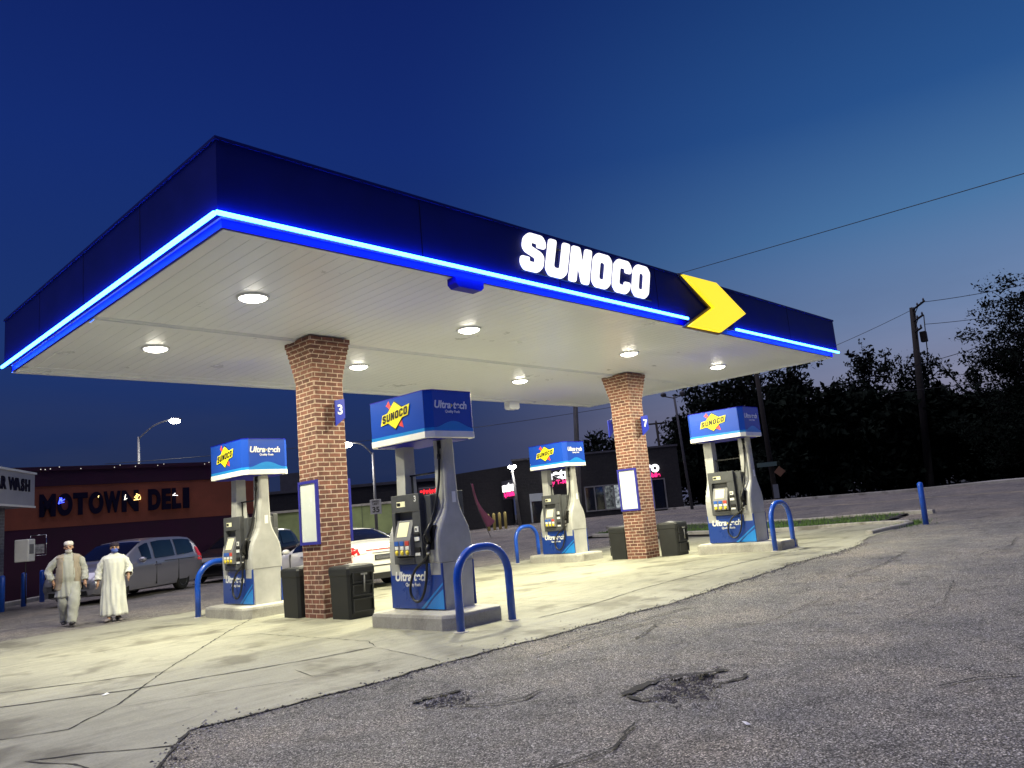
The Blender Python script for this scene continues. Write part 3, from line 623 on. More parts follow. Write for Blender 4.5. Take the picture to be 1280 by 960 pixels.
def dispenser(x, y, z, label):
    t = thing('fuel_pump', label, 'fuel pump', (x, y, z), 0, 'fuel pumps under the canopy')
    for s in (-1, 1):   # bottle shaped end panels
        zs = [0, .3, .655, .66, .67, .75, .85, .93, 1.0, 1.06, 1.12, 1.17, 1.22, 1.27, 1.32, 1.37, 1.42, 1.48, 1.55, 1.75, 2.0, 2.45]; rings = []
        for q in zs:
            b = bottle(q)-(.006 if q == .66 else 0); u0, u1 = s*.36, s*(.60-(.006 if q == .66 else 0)); r = .03
            p = [(-b, u0), (b, u0), (b, u1-s*r), (b-r*.7, u1-s*r*.3), (b-r*1.3, u1), (-b+r*1.3, u1), (-b+r*.7, u1-s*r*.3), (-b, u1-s*r)]
            rings.append([(px, py, q) for px, py in (p if s > 0 else p[::-1])])
        mb = MB(); mb.loft(rings, False); o = mb.build('end_panel', 'grey', t)
    mb = MB(); mb.box(-.27, .27, -.36, .36, 0, .66); mb.build('cabinet', 'grey', t)
    for s in (-1, 1):
        f = Vector((s, 0, 0)); ux = Vector((0, s, 0)); uz = Vector((0, 0, 1))
        mb = MB(); a, b = sorted((s*.285, s*.312)); mb.bbox(a, b, -.605, .605, .015, .655, .006); pn = mb.build('lower_panel', 'pump_blue', t)
        o = Vector((s*.312, 0, 0))
        mb = MB(); mb.flat(shape([[(.60, .02), (.60, .30), (.40, .18), (.20, .02)]], .002), o, ux, uz, 1, .002); mb.flat(shape([[(.08, .02), (.15, .02), (.6, .36), (.6, .39)]], .002), o, ux, uz, 1, .0022); mb.build('swoosh', 'light_blue', pn)
        tech_text(pn, .185, o+ux*(-.07)+uz*.475, ux, uz)
        # the head
        hd = MB(); a, b = sorted((s*.02, s*.27)); hd.bbox(a, b, -.37, .42, .66, 1.62, .012)
        a, b = sorted((s*.26, s*.36)); hd.bbox(a, b, -.0, .42, 1.40, 1.66, .01) if s < 0 else hd.bbox(a, b, -.42, .0, 1.40, 1.66, .01)
        def bx(m_, y0, y1, z0, z1, d0, d1, bv=.006):   # y in face coordinates: + to the viewer's right
            ys = sorted((s*y0, s*y1)); xs = sorted((s*d0, s*d1)); m_.bbox(xs[0], xs[1], ys[0], ys[1], z0, z1, bv)
        hd = MB(); xs = sorted((s*.0+s*.01, s*.27)); hd.bbox(xs[0], xs[1], -.41, .41, .66, 1.64, .012)
        bx(hd, -.42, .25, 1.42, 1.68, .26, .36); bx(hd, -.42, -.34, .66, 1.42, .26, .36); bx(hd, .06, .25, .66, 1.42, .26, .355); bx(hd, -.34, .06, .66, .76, .26, .36)
        head = hd.build('head', 'dgrey', t)
        mb = MB(); bx(mb, -.28, -.08, 1.50, 1.58, .355, .365, .002); mb.build('price_window', 'screen', head)
        mb = MB(); bx(mb, -.27, -.19, 1.515, 1.565, .364, .367, .001); mb.build('price_digit', 'logo_k', head)
        # tilted console: a wedge
        w_ = [(.27, .76), (.42, .79), (.42, 1.01), (.325, 1.30), (.27, 1.30)]
        y0, y1 = (s*-.33, s*.055); y0, y1 = min(y0, y1), max(y0, y1)
        mb = MB(); mb.prism_ax([(s*p, q) for p, q in w_], y0, y1, lambda u, v, w: (u, w, v)); cons = norm_fix(mb.build('console', 'mgrey', head))
        sl = (Vector((s*.325, 0, 1.30))-Vector((s*.42, 0, 1.01))).normalized(); mid = Vector((s*.3725, 0, 1.155))
        mb = MB(); mb.flat(shape([[(-.27, -.1), (-.03, -.1), (-.03, .12), (-.27, .12)]], .004), mid, ux, sl, 1, .003); mb.build('screen', 'screen', head)
        for k, cc in enumerate(('btn_b', 'btn_b', 'btn_r')):
            yc = -.265+.125*k
            mb = MB(); bx(mb, yc-.047, yc+.047, .935, 1.0, .418, .43, .003); mb.build('grade_label', cc, head)
            mb = MB(); bx(mb, yc-.04, yc+.042, .875, .925, .418, .428, .002); mb.build('grade_plate', 'logo_w', head)
            mb = MB(); mb.tube([(s*.415, s*yc, .832), (s*.432, s*yc, .832)], .036, 12); mb.build('grade_button', 'btn_y', head)
        mb = MB(); bx(mb, .11, .2, 1.12, 1.20, .35, .364, .002); bx(mb, .10, .21, .99, 1.05, .35, .37, .002); bx(mb, .10, .21, .78, .82, .35, .37, .002); mb.build('label_plate', 'logo_w', head)
        mb = MB(); bx(mb, .10, .21, 1.055, 1.10, .35, .375, .002); bx(mb, .095, .215, .83, .90, .35, .372, .002); bx(mb, .13, .16, 1.14, 1.18, .362, .366, .001); mb.build('card_slot', 'black', head)
        # nozzle boot, nozzle, hoses
        yb = s*.43
        mb = MB(); bx(mb, .36, .50, .84, 1.20, .24, .33, .01); boot = mb.build('nozzle_boot', 'black', t)
        mb = MB(); X_ = s*.385
        mb.tube([(X_-s*.03, yb, .96), (X_, yb, 1.02), (X_+s*.01, yb, 1.10), (X_-s*.03, yb+s*.03, 1.20), (X_-s*.06, yb+s*.05, 1.26)], [.034, .042, .040, .026, .018], 10)
        mb.tube([(X_+s*.01, yb, 1.12), (X_+s*.06, yb-s*.02, 1.05), (X_+s*.05, yb-s*.02, .96), (X_, yb, .92)], .011, 6)
        mb.tube([(X_, yb, .93), (X_+s*.02, yb, .86), (X_+s*.02, yb-s*.005, .80)], [.034, .032, .026], 10); nz = mb.build('nozzle', 'black', t)
        mb = MB(); mb.tube([(X_+s*.02, yb, .85), (X_+s*.02, yb, .795)], .027, 8); mb.build('swivel', 'chrome', nz)
        mb = MB(); hp = sprite([(s*.13, s*.50, 2.27), (s*.135, s*.50, 2.1), (s*.16, s*.49, 1.8), (s*.24, s*.46, 1.45), (s*.33, s*.42, 1.15), (s*.36, s*.36, .8), (s*.37, s*.30, .4), (s*.38, s*.20, .18), (s*.39, s*.08, .13), (s*.39, -s*.03, .22), (s*.39, -s*.03, .38), (s*.39, s*.10, .58), (s*.39, yb-s*.1, .72), (s*.385, yb, .80)], 7)
        mb.tube(hp, .019, 10); mb.build('hose', 'black', t)
        mb = MB(); mb.tube([(s*.13, s*.50, 2.40), (s*.13, s*.50, 2.27)], .018, 8); mb.tube([(s*.13, s*.50, 2.22), (s*.133, s*.5, 2.15)], .027, 8); mb.box(*sorted((s*.09, s*.125)), *sorted((s*.47, s*.53)), 2.30, 2.42); mb.build('breakaway', 'black', t)
    for s in (-1, 1):
        mb = MB(); y = s*.6006
        mb.box(-.30, .30, min(y, y+s*.0015), max(y, y+s*.0015), .655, .662); mb.build('panel_seam', 'mgrey', t)
        mb = MB(); a, b = sorted((s*.6006, s*.603)); mb.box(-.02, .05, a, b, 1.50, 1.66); mb.build('warning_sticker', 'logo_w', t)
    mb = MB()   # black rail between the posts above the head
    mb.box(-.012, .012, -.36, .36, 1.96, 1.985); mb.box(-.012, .012, .31, .335, 1.62, 1.96); mb.box(-.012, .012, -.335, -.31, 1.62, 1.96)
    mb.build('rail', 'black', t)
    # header box
    def oc(a, b, c): return [(-a+c, -b), (a-c, -b), (a, -b+c), (a, b-c), (a-c, b), (-a+c, b), (-a, b-c), (-a, -b+c)]
    mb = MB(); mb.prism(oc(.48, .74, .10), 2.56, 3.13); hb = mb.build('header_box', 'head_blue', t)
    mb = MB(); mb.prism(oc(.486, .746, .101), 2.445, 2.535); mb.build('white_band', 'white', hb)
    mb = MB(); mb.prism(oc(.482, .742, .1), 2.535, 2.585); mb.build('light_band', 'light_blue', hb)
    mb = MB(); mb.prism(oc(.484, .744, .1), 3.13, 3.142); mb.box(-.4, .4, -.6, .6, 2.43, 2.445); mb.build('header_tray', 'strip', hb)
    for s in (-1, 1):
        ux = Vector((0, s, 0)); o = Vector((s*.48, 0, 2.87))
        logo_parts(hb, 0, .43, o-ux*.02, ux, Vector((0, 0, 1)))
        ux = Vector((-s, 0, 0)); o = Vector((0, s*.74, 2.89))
        mb = MB(); mb.flat(shape([[(-.35, -.305)]+[(-.35+.7*k/12, -.305+.10*math.sin(PI*k/12)**1.5) for k in range(1, 12)]+[(.35, -.305)]], .001), o, ux, (0, 0, 1), 1, .002); mb.build('printed_wave', 'light_blue', hb)
        tech_text(hb, .155, o+Vector((0, 0, .03))-ux*.01, ux, Vector((0, 0, 1)))
    return t
d1 = dispenser(7.62, 9.17, .2, 'largest, nearest fuel pump, numbered three, on its island behind the hoop guard')
mb = MB(); mb.flat(text('3', .12, .002, 0, .003), (-.3625, -.16, 1.60), (0, -1, 0), (0, 0, 1)); nl = mb.build('pump_number', 'logo_w', d1)
d2 = copy_tree(d1); d2.location = (7.57, 14.6, .2); d2['label'] = 'leftmost fuel pump, beyond the left brick column, walking men at its left'
d3 = copy_tree(d1); d3.location = (17.28, 14.75, .21); d3['label'] = 'far small fuel pump between the nearest pump and the right brick column'
d4 = copy_tree(d1); d4.location = (17.14, 9.2, .32); d4['label'] = 'rightmost fuel pump with the dark tree line behind it'
for d in (d2, d3, d4):
    for ch in [x for x in COL.objects if x.parent == d and x.name.startswith('pump_number')]: bpy.data.objects.remove(ch)

# ------------------------------------------------------------------ vehicles
def lerp(a, b, t): return a+(b-a)*t
def car(name, label, cat, loc, rz, st, paint, L, W_, wheel_x, wr, glass, lamps, group=None):
    """st: stations front to rear (x, underside, shoulder, top, half width low, mid, top). glass: dict of station ranges"""
    t = thing(name, label, cat, loc, rz, group)
    xs = sorted({s_[0] for s_ in st} | set(lin(st[-1][0], st[0][0], 60)), reverse=True)
    def prm(x):
        for a, b in zip(st, st[1:]):
            if b[0] <= x <= a[0]:
                k = (a[0]-x)/(a[0]-b[0]) if a[0] != b[0] else 0; return [lerp(p, q, k) for p, q in zip(a, b)]
        return list(st[-1])
    def sec(x):
        _, zb, zs, zt, wl, wm, wt = prm(x)
        return [(0, zb), (wl*.8, zb), (wl, zb+.05), (wm-.015, zb+.2), (wm, zs-.3 if zs-.3 > zb+.22 else zb+.25), (wm, zs-.12), (wm*.975, zs-.02), (wm*.945, zs+.012), (lerp(wm*.945, wt, .5)+.012, lerp(zs, zt, .5)), (wt, zt-.06), (wt*.93, zt-.018), (wt*.6, zt+.004), (0, zt+.012)]
    def ring(x): s_ = sec(x); return [(x, y, z) for y, z in s_]+[(x, -y, z) for y, z in s_[-2:0:-1]]
    mb = MB(); mb.loft([ring(x) for x in xs], True); bo = mb.build('body', paint, t); norm_fix(bo)
    cut = MB()
    for wx in wheel_x:
        for s in (-1, 1): cut.tube([(wx, s*(W_/2-.30), wr), (wx, s*(W_/2+.1), wr)], wr*1.17, 28, False)
    co = cut.build('cut', 'black'); norm_fix(co)
    md = bo.modifiers.new('b', 'BOOLEAN'); md.object = co; md.operation = 'DIFFERENCE'; md.solver = 'EXACT'
    bpy.context.view_layer.update(); me = eval_mesh(bo); bo.modifiers.clear(); bo.data = me; bpy.data.objects.remove(co)
    try: me.set_sharp_from_angle(angle=math.radians(32))
    except Exception: pass
    me.name = 'body'
    def patch(xa, xb, ia, ib, va, vb, off, nm, m_, side=0, n=10, slope=0, parent=None):
        """panel riding on the side of the body between section points ia..ib"""
        for s in ((-1, 1) if side == 0 else (side,)):
            mb = MB(); vs = []
            for k in range(n+1):
                for q in range(3):
                    v = lerp(va, vb, q/2); x = lerp(xa, xb, k/n)+slope*(q/2)
                    s_ = sec(x); p = ia+(ib-ia)*v; i0 = min(int(p), len(s_)-2); fr = p-i0
                    y, z = lerp(s_[i0][0], s_[i0+1][0], fr), lerp(s_[i0][1], s_[i0+1][1], fr); vs.append((x, s*(y+off), z))
            mb.add(vs, [(k*3+q, k*3+q+1, (k+1)*3+q+1, (k+1)*3+q) for k in range(n) for q in range(2)], True); norm_fix(mb.build(nm, m_, parent or t))
    def top(xa, xb, w0, w1, nm, m_, off=.012, n=8):
        mb = MB(); vs = []; fr = [-1, -.93, -.6, 0, .6, .93, 1]
        for k in range(n+1):
            x = lerp(xa, xb, k/n); s_ = sec(x); ww = lerp(w0, w1, k/n)
            for q in fr:
                y = abs(q)*s_[9][0]*ww; z = lerp(s_[12][1], s_[11][1], min(1, y/max(.01, s_[11][0]))) if y < s_[11][0] else lerp(s_[11][1], s_[10][1], min(1, (y-s_[11][0])/max(.01, s_[10][0]-s_[11][0])))
                vs.append((x+off*.6*(1 if xa > xb and xa > 0 else -1), math.copysign(y, q), z+off))
        mb.add(vs, [(k*7+q, k*7+q+1, (k+1)*7+q+1, (k+1)*7+q) for k in range(n) for q in range(6)], True); norm_fix(mb.build(nm, m_, t))
    for (a, b, sl) in glass['side']: patch(a, b, 7, 9, .08, .93, .010, 'side_window', 'glass', 0, 8, sl)
    top(glass['front'][0], glass['front'][1], .93, .95, 'windshield', 'glass'); top(glass['rear'][0], glass['rear'][1], .9, .93, 'rear_window', 'glass')
    for (a, b, i0, i1, v0, v1, mm, nm) in lamps: patch(a, b, i0, i1, v0, v1, .012, nm, mm, 0, 5)
    for wx in wheel_x:
        for s in (-1, 1):
            c = s*(W_/2-.13); mb = MB()
            mb.lathe([(wr*.62, -.10), (wr*.9, -.115), (wr, -.08), (wr, .08), (wr*.9, .115), (wr*.62, .10)], 28, lambda a, r, h: (wx+r*math.cos(a), c+s*h, wr+r*math.sin(a))); wt_ = mb.build('wheel', 'tyre', t)
            mb = MB(); mb.lathe([(wr*.64, .0), (wr*.64, .1), (wr*.58, .1), (wr*.56, .03), (.0, .03)], 24, lambda a, r, h: (wx+r*math.cos(a), c+s*h, wr+r*math.sin(a)))
            for q in range(7):
                an = 2*PI*q/7; d = Vector((math.cos(an), 0, math.sin(an))); pe = Vector((-math.sin(an), 0, math.cos(an)))*.028; ce = Vector((wx, c+s*.085, wr))
                mb.add([ce+d*.03+pe, ce+d*.03-pe, ce+d*wr*.6-pe*.8, ce+d*wr*.6+pe*.8, ce+d*.03+pe-Vector((0, s*.05, 0)), ce+d*.03-pe-Vector((0, s*.05, 0)), ce+d*wr*.6-pe-Vector((0, s*.05, 0)), ce+d*wr*.6+pe-Vector((0, s*.05, 0))], [(0,1,2,3), (0,4,5,1), (1,5,6,2), (2,6,7,3), (3,7,4,0)])
            norm_fix(mb.build('rim', 'rim', wt_))
    return t, patch, sec
paint_van = mat('grey blue car paint', (.30, .30, .345), .3, .55, coat=.6)
paint_wht = mat('pearl white car paint', (.80, .79, .76), .25, .05, coat=.6)
paint_dk = mat('black car paint', (.008, .008, .012), .3, .2, coat=.4)
M['headlamp'] = mat('clear lamp lens', (.55, .55, .58), .1, .6); M['taillamp'] = mat('red lamp lens', (.45, .01, .015), .2, emit=(.9, .02, .03), estr=.25)
van_st = [(2.57, .34, .56, .60, .62, .70, .48), (2.52, .26, .66, .74, .74, .84, .66), (2.38, .22, .78, .88, .82, .93, .74), (2.0, .20, .88, 1.00, .90, .98, .80), (1.55, .2, .98, 1.09, .93, 1.0, .82), (1.35, .2, 1.01, 1.16, .94, 1.0, .82),
          (.55, .2, 1.03, 1.60, .94, 1.0, .76), (.30, .2, 1.03, 1.68, .94, 1.0, .75), (-.4, .2, 1.04, 1.745, .94, 1.0, .75), (-1.6, .2, 1.08, 1.73, .94, 1.0, .745), (-2.1, .22, 1.12, 1.68, .93, .99, .73), (-2.38, .24, 1.12, 1.55, .91, .97, .72), (-2.52, .3, 1.08, 1.24, .86, .94, .74), (-2.57, .36, .92, 1.0, .78, .88, .68)]
van, vp, vsec = car('minivan', 'grey minivan parked facing left behind the two walking men', 'minivan', (9.35, 26.0, 0), math.radians(213.6), van_st, paint_van, 5.15, 2.0, (1.6, -1.4), .34,
    {'side': [(.62, .18, 0), (.02, -1.0, 0), (-1.12, -2.05, 0)], 'front': (1.32, .42), 'rear': (-2.5, -2.2)},
    [(2.44, 2.02, 5, 7, .1, .95, 'headlamp', 'headlight'), (-2.22, -2.5, 4, 8, .1, .98, 'taillamp', 'taillight')])
mb = MB()
for s in (-1, 1): mb.ell((.82, s*1.09, 1.10), (.09, .13, .085), 10, 6)
mb.build('door_mirror', paint_van, van)
mb = MB()
for s in (-1, 1):
    for xx in (.05, -.1): mb.bbox(xx-.09, xx+.09, s*1.0-.012, s*1.0+.022, .88, .915, .006)
mb.build('door_handle', 'chrome', van)
mb = MB()
for s in (-1, 1):
    for xx in (.02, -1.12): mb.box(xx-.008, xx+.008, s*.985-.02, s*.985+.019, .32, 1.0)
    mb.box(-2.0, -.4, s*1.0-.012, s*1.0+.006, .985, 1.0)
mb.build('door_seam', 'black', van)
mb = MB(); mb.box(2.44, 2.555, -.5, .5, .62, .66); mb.box(2.44, 2.57, -.52, .52, .55, .575); mb.box(2.5, 2.60, -.6, .6, .40, .42); mb.build('grille_bar', 'chrome', van)
mb = MB(); mb.box(2.4, 2.58, -.5, .5, .47, .64); mb.box(2.4, 2.585, -.6, .6, .27, .40); mb.build('grille', 'black', van)
sed_st = [(2.45, .36, .54, .58, .58, .68, .5), (2.40, .25, .62, .68, .72, .82, .62), (2.2, .2, .72, .78, .82, .90, .7), (1.5, .18, .84, .92, .88, .93, .74), (1.0, .18, .90, 1.0, .89, .935, .74), (.2, .18, .93, 1.36, .89, .935, .63), (-.1, .18, .93, 1.44, .89, .935, .60), (-.5, .18, .94, 1.47, .89, .935, .60), (-1.0, .18, .96, 1.44, .89, .935, .60),
          (-1.55, .2, .99, 1.26, .89, .93, .62), (-1.85, .2, 1.02, 1.13, .89, .93, .70), (-2.15, .21, 1.03, 1.10, .88, .92, .72), (-2.34, .23, 1.02, 1.07, .86, .90, .72), (-2.42, .30, .92, .98, .82, .87, .70), (-2.45, .36, .80, .86, .76, .82, .66)]
sed, sp_, ssec = car('sedan', 'white sedan with a red tail lamp parked beyond the left brick column', 'sedan', (11.62, 18.0, 0), math.radians(86), sed_st, paint_wht, 4.9, 1.87, (1.45, -1.38), .335,
    {'side': [(.55, -.35, 0), (-.42, -1.3, 0)], 'front': (.95, .02), 'rear': (-1.82, -1.1)},
    [(2.3, 1.9, 5, 7, .1, .95, 'headlamp', 'headlight'), (-2.08, -2.44, 5, 7, -.4, .95, 'taillamp', 'taillight')])
mb = MB()
for s in (-1, 1): mb.add([(-2.452, s*.80, .80), (-2.452, s*.45, .84), (-2.42, s*.45, .97), (-2.41, s*.80, .97)], [(0,1,2,3)])
mb.box(-2.455, -2.40, -.46, .46, .905, .93); mb.build('rear_lamp_bar', 'taillamp', sed)
for s in (-1, 1): mb = MB(); mb.ell((-2.30, s*.80, .90), (.17, .14, .12), 14, 10); mb.build('taillight', 'taillamp', sed)
mb = MB(); mb.box(-2.462, -2.42, -.7, .7, .52, .545); mb.box(-2.47, -2.40, -.62, .62, .22, .36); mb.box(-2.463, -2.43, -.24, .24, .66, .79); mb.build('rear_diffuser', 'black', sed)
mb = MB(); mb.box(-2.468, -2.44, -.22, .22, .68, .77); mb.box(-2.46, -2.41, -.30, .30, .83, .845); mb.build('rear_plate', 'chrome', sed)
mb = MB(); mb.box(-.385, -.37, -.955, -.915, .3, .95); mb.box(-.385, -.37, .915, .955, .3, .95); mb.box(.55, .565, .915, .955, .3, .93); mb.box(.55, .565, -.955, -.915, .3, .93); mb.build('door_seam', 'black', sed)
mb = MB()
for s in (-1, 1):
    mb.tube([(-1.75, s*.745, 1.13), (-1.45, s*.685, 1.27), (-1.0, s*.655, 1.405), (-.4, s*.65, 1.435), (.1, s*.67, 1.37), (.6, s*.74, 1.13)], .012, 6); mb.bbox(-.25, -.05, s*.935-.01, s*.935+.025, .83, .86, .006); mb.bbox(-1.2, -1.0, s*.935-.01, s*.935+.025, .85, .88, .006)
mb.build('window_trim', 'chrome', sed)
mb = MB()
for s in (-1, 1): mb.ell((.62, s*1.02, 1.0), (.08, .11, .07), 10, 6)
mb.build('door_mirror', paint_wht, sed)
suv, _, _ = car('dark_minivan', 'black vehicle almost lost in the dark beside the maroon wall', 'van', (14.6, 28.6, 0), math.radians(210), van_st, paint_dk, 5.15, 2.0, (1.6, -1.4), .34,
    {'side': [(.62, .18, 0), (.02, -1.0, 0), (-1.12, -2.05, 0)], 'front': (1.32, .42), 'rear': (-2.5, -2.2)}, [(2.44, 2.02, 5, 7, .1, .95, 'glass', 'headlight')])
car2, _, _ = car('far_sedan', 'dark sedan in shadow before the long pale green wall', 'sedan', (23.4, 29.6, gz(23.4, 29.6)), math.radians(150), sed_st, paint_dk, 4.9, 1.87, (1.45, -1.38), .335,
    {'side': [(.55, -.35, 0), (-.42, -1.3, 0)], 'front': (.95, .02), 'rear': (-1.82, -1.1)}, [(-2.08, -2.44, 5, 7, -.4, .95, 'taillamp', 'taillight')])
# ------------------------------------------------------------------ people
def hand(mb, w, d, side, pal):
    """palm and five fingers hanging from wrist w along direction d; pal = thumb side vector"""
    d = Vector(d).normalized(); w = Vector(w); p = Vector(pal).normalized(); nrm = d.cross(p).normalized()
    mb.tube([w, w+d*.03, w+d*.085], [.024, .034, .032], 8); mb.tube([w+p*.018, w+p*.02+d*.08], [.02, .017], 8); mb.tube([w-p*.018, w-p*.022+d*.075], [.02, .016], 8)
    for k, (o, L_) in enumerate(((.030, .066), (.010, .075), (-.011, .07), (-.031, .055))):
        b = w+d*.08+p*o; q = b+d*L_*.5+nrm*.006*side; mb.tube([b-d*.02, b, q, b+d*L_*.92+nrm*.026*side], [.0105, .0105, .0095, .008], 6)
    b = w+d*.025+p*.026; mb.tube([b-p*.01, b+p*.022+d*.028, b+p*.026+d*.066+nrm*.012*side], [.014, .012, .0095], 6)
def remeshed(mb, name, mats, parent, voxel=.0085, smooth=3, paintf=None):
    o = mb.build(name, mats, None); md = o.modifiers.new('r', 'REMESH'); md.mode = 'VOXEL'; md.voxel_size = voxel; md.use_smooth_shade = True
    m2 = o.modifiers.new('s', 'SMOOTH'); m2.iterations = smooth; m2.factor = .5
    bpy.context.view_layer.update(); me = eval_mesh(o); o.modifiers.clear(); old = o.data; o.data = me; bpy.data.meshes.remove(old); me.name = name
    if paintf:
        for p in me.polygons: p.material_index = paintf(p.center)
    if parent: o.parent = parent
    return o
def person(name, label, loc, rz, H, P, skin, sink):
    """P: joints (x right in the picture, -y towards the viewer, z up) for a body of height H"""
    mb = MB()
    nk = Vector(P['neck']); hd = Vector(P['head'])
    def limb(pts, rs): mb.tube(sprite(pts, 4), [lerp(rs[min(int(i/4), len(rs)-1)], rs[min(int(i/4)+1, len(rs)-1)], (i % 4)/4) for i in range(4*(len(pts)-1)+1)], 12)
    pel = Vector(P['pelvis'])
    mb.ell(pel, (.17, .12, .13)); limb([pel, lerp(pel, nk, .45), lerp(pel, nk, .75), nk-Vector((0, 0, .04))], [.15, .145, .15, .09]); mb.ell(lerp(pel, nk, .74), (.185, .12, .15)); mb.ell(lerp(pel, nk, .4)+Vector((0, -.02, 0)), (.165, .14, .17))
    limb([nk-Vector((0, 0, .05)), nk+Vector((0, 0, .03)), hd-Vector((0, 0, .03))], [.07, .056, .055])
    for s in ('l', 'r'):
        a = P[s+'arm']; limb([nk-Vector((0, 0, .07)), a[0], lerp(Vector(a[0]), Vector(a[1]), .5), a[1], lerp(Vector(a[1]), Vector(a[2]), .4), a[2]], [.062, .055, .048, .042, .040, .026])
        d = Vector(a[2])-Vector(a[1]); d = Vector(a[3]) if len(a) > 3 else d; hand(mb, a[2], d, 1 if s == 'l' else -1, (0, -1, 0))
        g_ = P[s+'leg']; limb([g_[0], lerp(Vector(g_[0]), Vector(g_[1]), .5), g_[1], lerp(Vector(g_[1]), Vector(g_[2]), .35), g_[2]], [.10, .085, .06, .062, .042])
        mb.tube([g_[2], Vector(g_[2])+Vector((0, -.09, -.04)), Vector(g_[2])+Vector((0, -.11, -.055))], [.036, .028, .018], 8)
    # head: skull, jaw, nose, ears, brow
    mb.ell(hd+Vector((0, .01, .03)), (.075, .093, .100), 18, 12); mb.ell(hd+Vector((0, -.018, -.035)), (.058, .068, .075), 16, 10); mb.tube([hd+Vector((0, -.082, .025)), hd+Vector((0, -.108, -.012)), hd+Vector((0, -.088, -.022))], [.010, .015, .012], 8)
    for s in (-1, 1): mb.ell(hd+Vector((s*.078, .005, .005)), (.012, .02, .032), 8, 6); mb.ell(hd+Vector((s*.03, -.072, .035)), (.024, .012, .008), 8, 6)
    mb.ell(hd+Vector((0, -.083, -.052)), (.024, .010, .009), 8, 6)
    def pf(c):
        q = c-hd
        if q.y < -.055 and abs(abs(q.x)-.03) < .0145 and abs(q.z-.016) < .0075: return 1
        if q.y < -.06 and abs(q.x) < .024 and abs(q.z+.052) < .005: return 2
        return 0
    o = remeshed(mb, name, [skin, 'logo_k', 'btn_lip'], None, .0085, 3, pf); o.location = loc; o.rotation_euler = (0, 0, rz)
    tag(o, label, 'person', 'men walking across the forecourt')
    return o
M['btn_lip'] = mat('lips', (.30, .10, .09), .5)
M['robe'] = mat('off white cotton robe', (.66, .67, .63), .85, noise=(6, .06), bump=(14, .25)); M['shirt'] = mat('pale grey green cotton', (.42, .43, .40), .88, noise=(6, .08), bump=(14, .3))
M['vest'] = mat('khaki tan waistcoat', (.34, .29, .23), .85, noise=(8, .12), bump=(18, .3)); M['shoe'] = mat('dark leather', (.02, .018, .02), .4); M['shoe2'] = mat('grey sneaker', (.16, .14, .15), .6, noise=(12, .2))
M['cap_w'] = mat('white knit cap', (.7, .66, .62), .8, bump=(80, .4)); M['cap_d'] = mat('dark knit cap', (.02, .012, .03), .8, bump=(80, .4)); M['mask'] = mat('blue face mask', (.06, .10, .38), .7, bump=(30, .3)); M['beard'] = mat('grey beard', (.42, .40, .40), .9, bump=(60, .6))
def cloth(name, m_, parent, rings, n=72, folds=(), seed=0, openf=None):
    """garment lofted through rings (z, cx, cy, rx, ry, fold depth) with hanging folds"""
    r_ = random.Random(seed); fd = [(r_.randint(4, 15), r_.uniform(0, 6.28), r_.uniform(.3, 1)) for _ in range(6)]; mb = MB(); R_ = []
    Z = []; 
    for i in range(len(rings)-1):
        for k in range(4): t = k/4; Z.append([lerp(a, b, t*t*(3-2*t) if j else t) for j, (a, b) in enumerate(zip(rings[i], rings[i+1]))])
    Z.append(list(rings[-1]))
    for i, (z, cx, cy, rx, ry, f) in enumerate(Z):
        row = []
        for k in range(n):
            a = 2*PI*k/n; w = sum(A*math.sin(q*a+ph+z*2.2*(1+.3*q)*(.5 if q % 2 else -.4)) for q, ph, A in fd)*f/2.2
            w += f*.55*math.sin(7*z+3*a+1.3*math.sin(2*a+z*5))*.5
            row.append((cx+(rx+w)*math.cos(a), cy+(ry+w)*math.sin(a), z+(f*.5*math.sin(3*a) if i == len(Z)-1 else 0)))
        R_.append(row)
    mb.loft(R_, True, False)
    if openf:
        keep = [i for i, f_ in enumerate(mb.f) if not openf(sum((Vector(mb.v[j]) for j in f_), Vector())/len(f_))]
        mb.f = [mb.f[i] for i in keep]; mb.mi = [0]*len(keep); mb.sm = [True]*len(keep)
    o = norm_fix(mb.build(name, m_, parent)); md = o.modifiers.new('solid', 'SOLIDIFY'); md.thickness = .006; md.offset = -1; return o
def sleeve(m_, parent, pts, rs, name='sleeve'):
    mb = MB(); pp = sprite(pts, 6); n = len(pp); R_ = []
    for i, p in enumerate(pp):
        d = (pp[min(i+1, n-1)]-pp[max(i-1, 0)]).normalized(); a = d.cross(Vector((0, 1, 0))).normalized(); b = d.cross(a).normalized(); k = i/(n-1)*(len(rs)-1); k0 = min(int(k), len(rs)-2); r = lerp(rs[k0], rs[k0+1], k-k0)
        R_.append([p+(a*math.cos(t)+b*math.sin(t))*(r+.006*math.sin(3*t+i*1.3)+.005*math.sin(5*t-i*.9)) for t in [2*PI*q/20 for q in range(20)]])
    mb.loft(R_, True, False); o = norm_fix(mb.build(name, m_, parent)); md = o.modifiers.new('solid', 'SOLIDIFY'); md.thickness = .005; md.offset = -1; return o
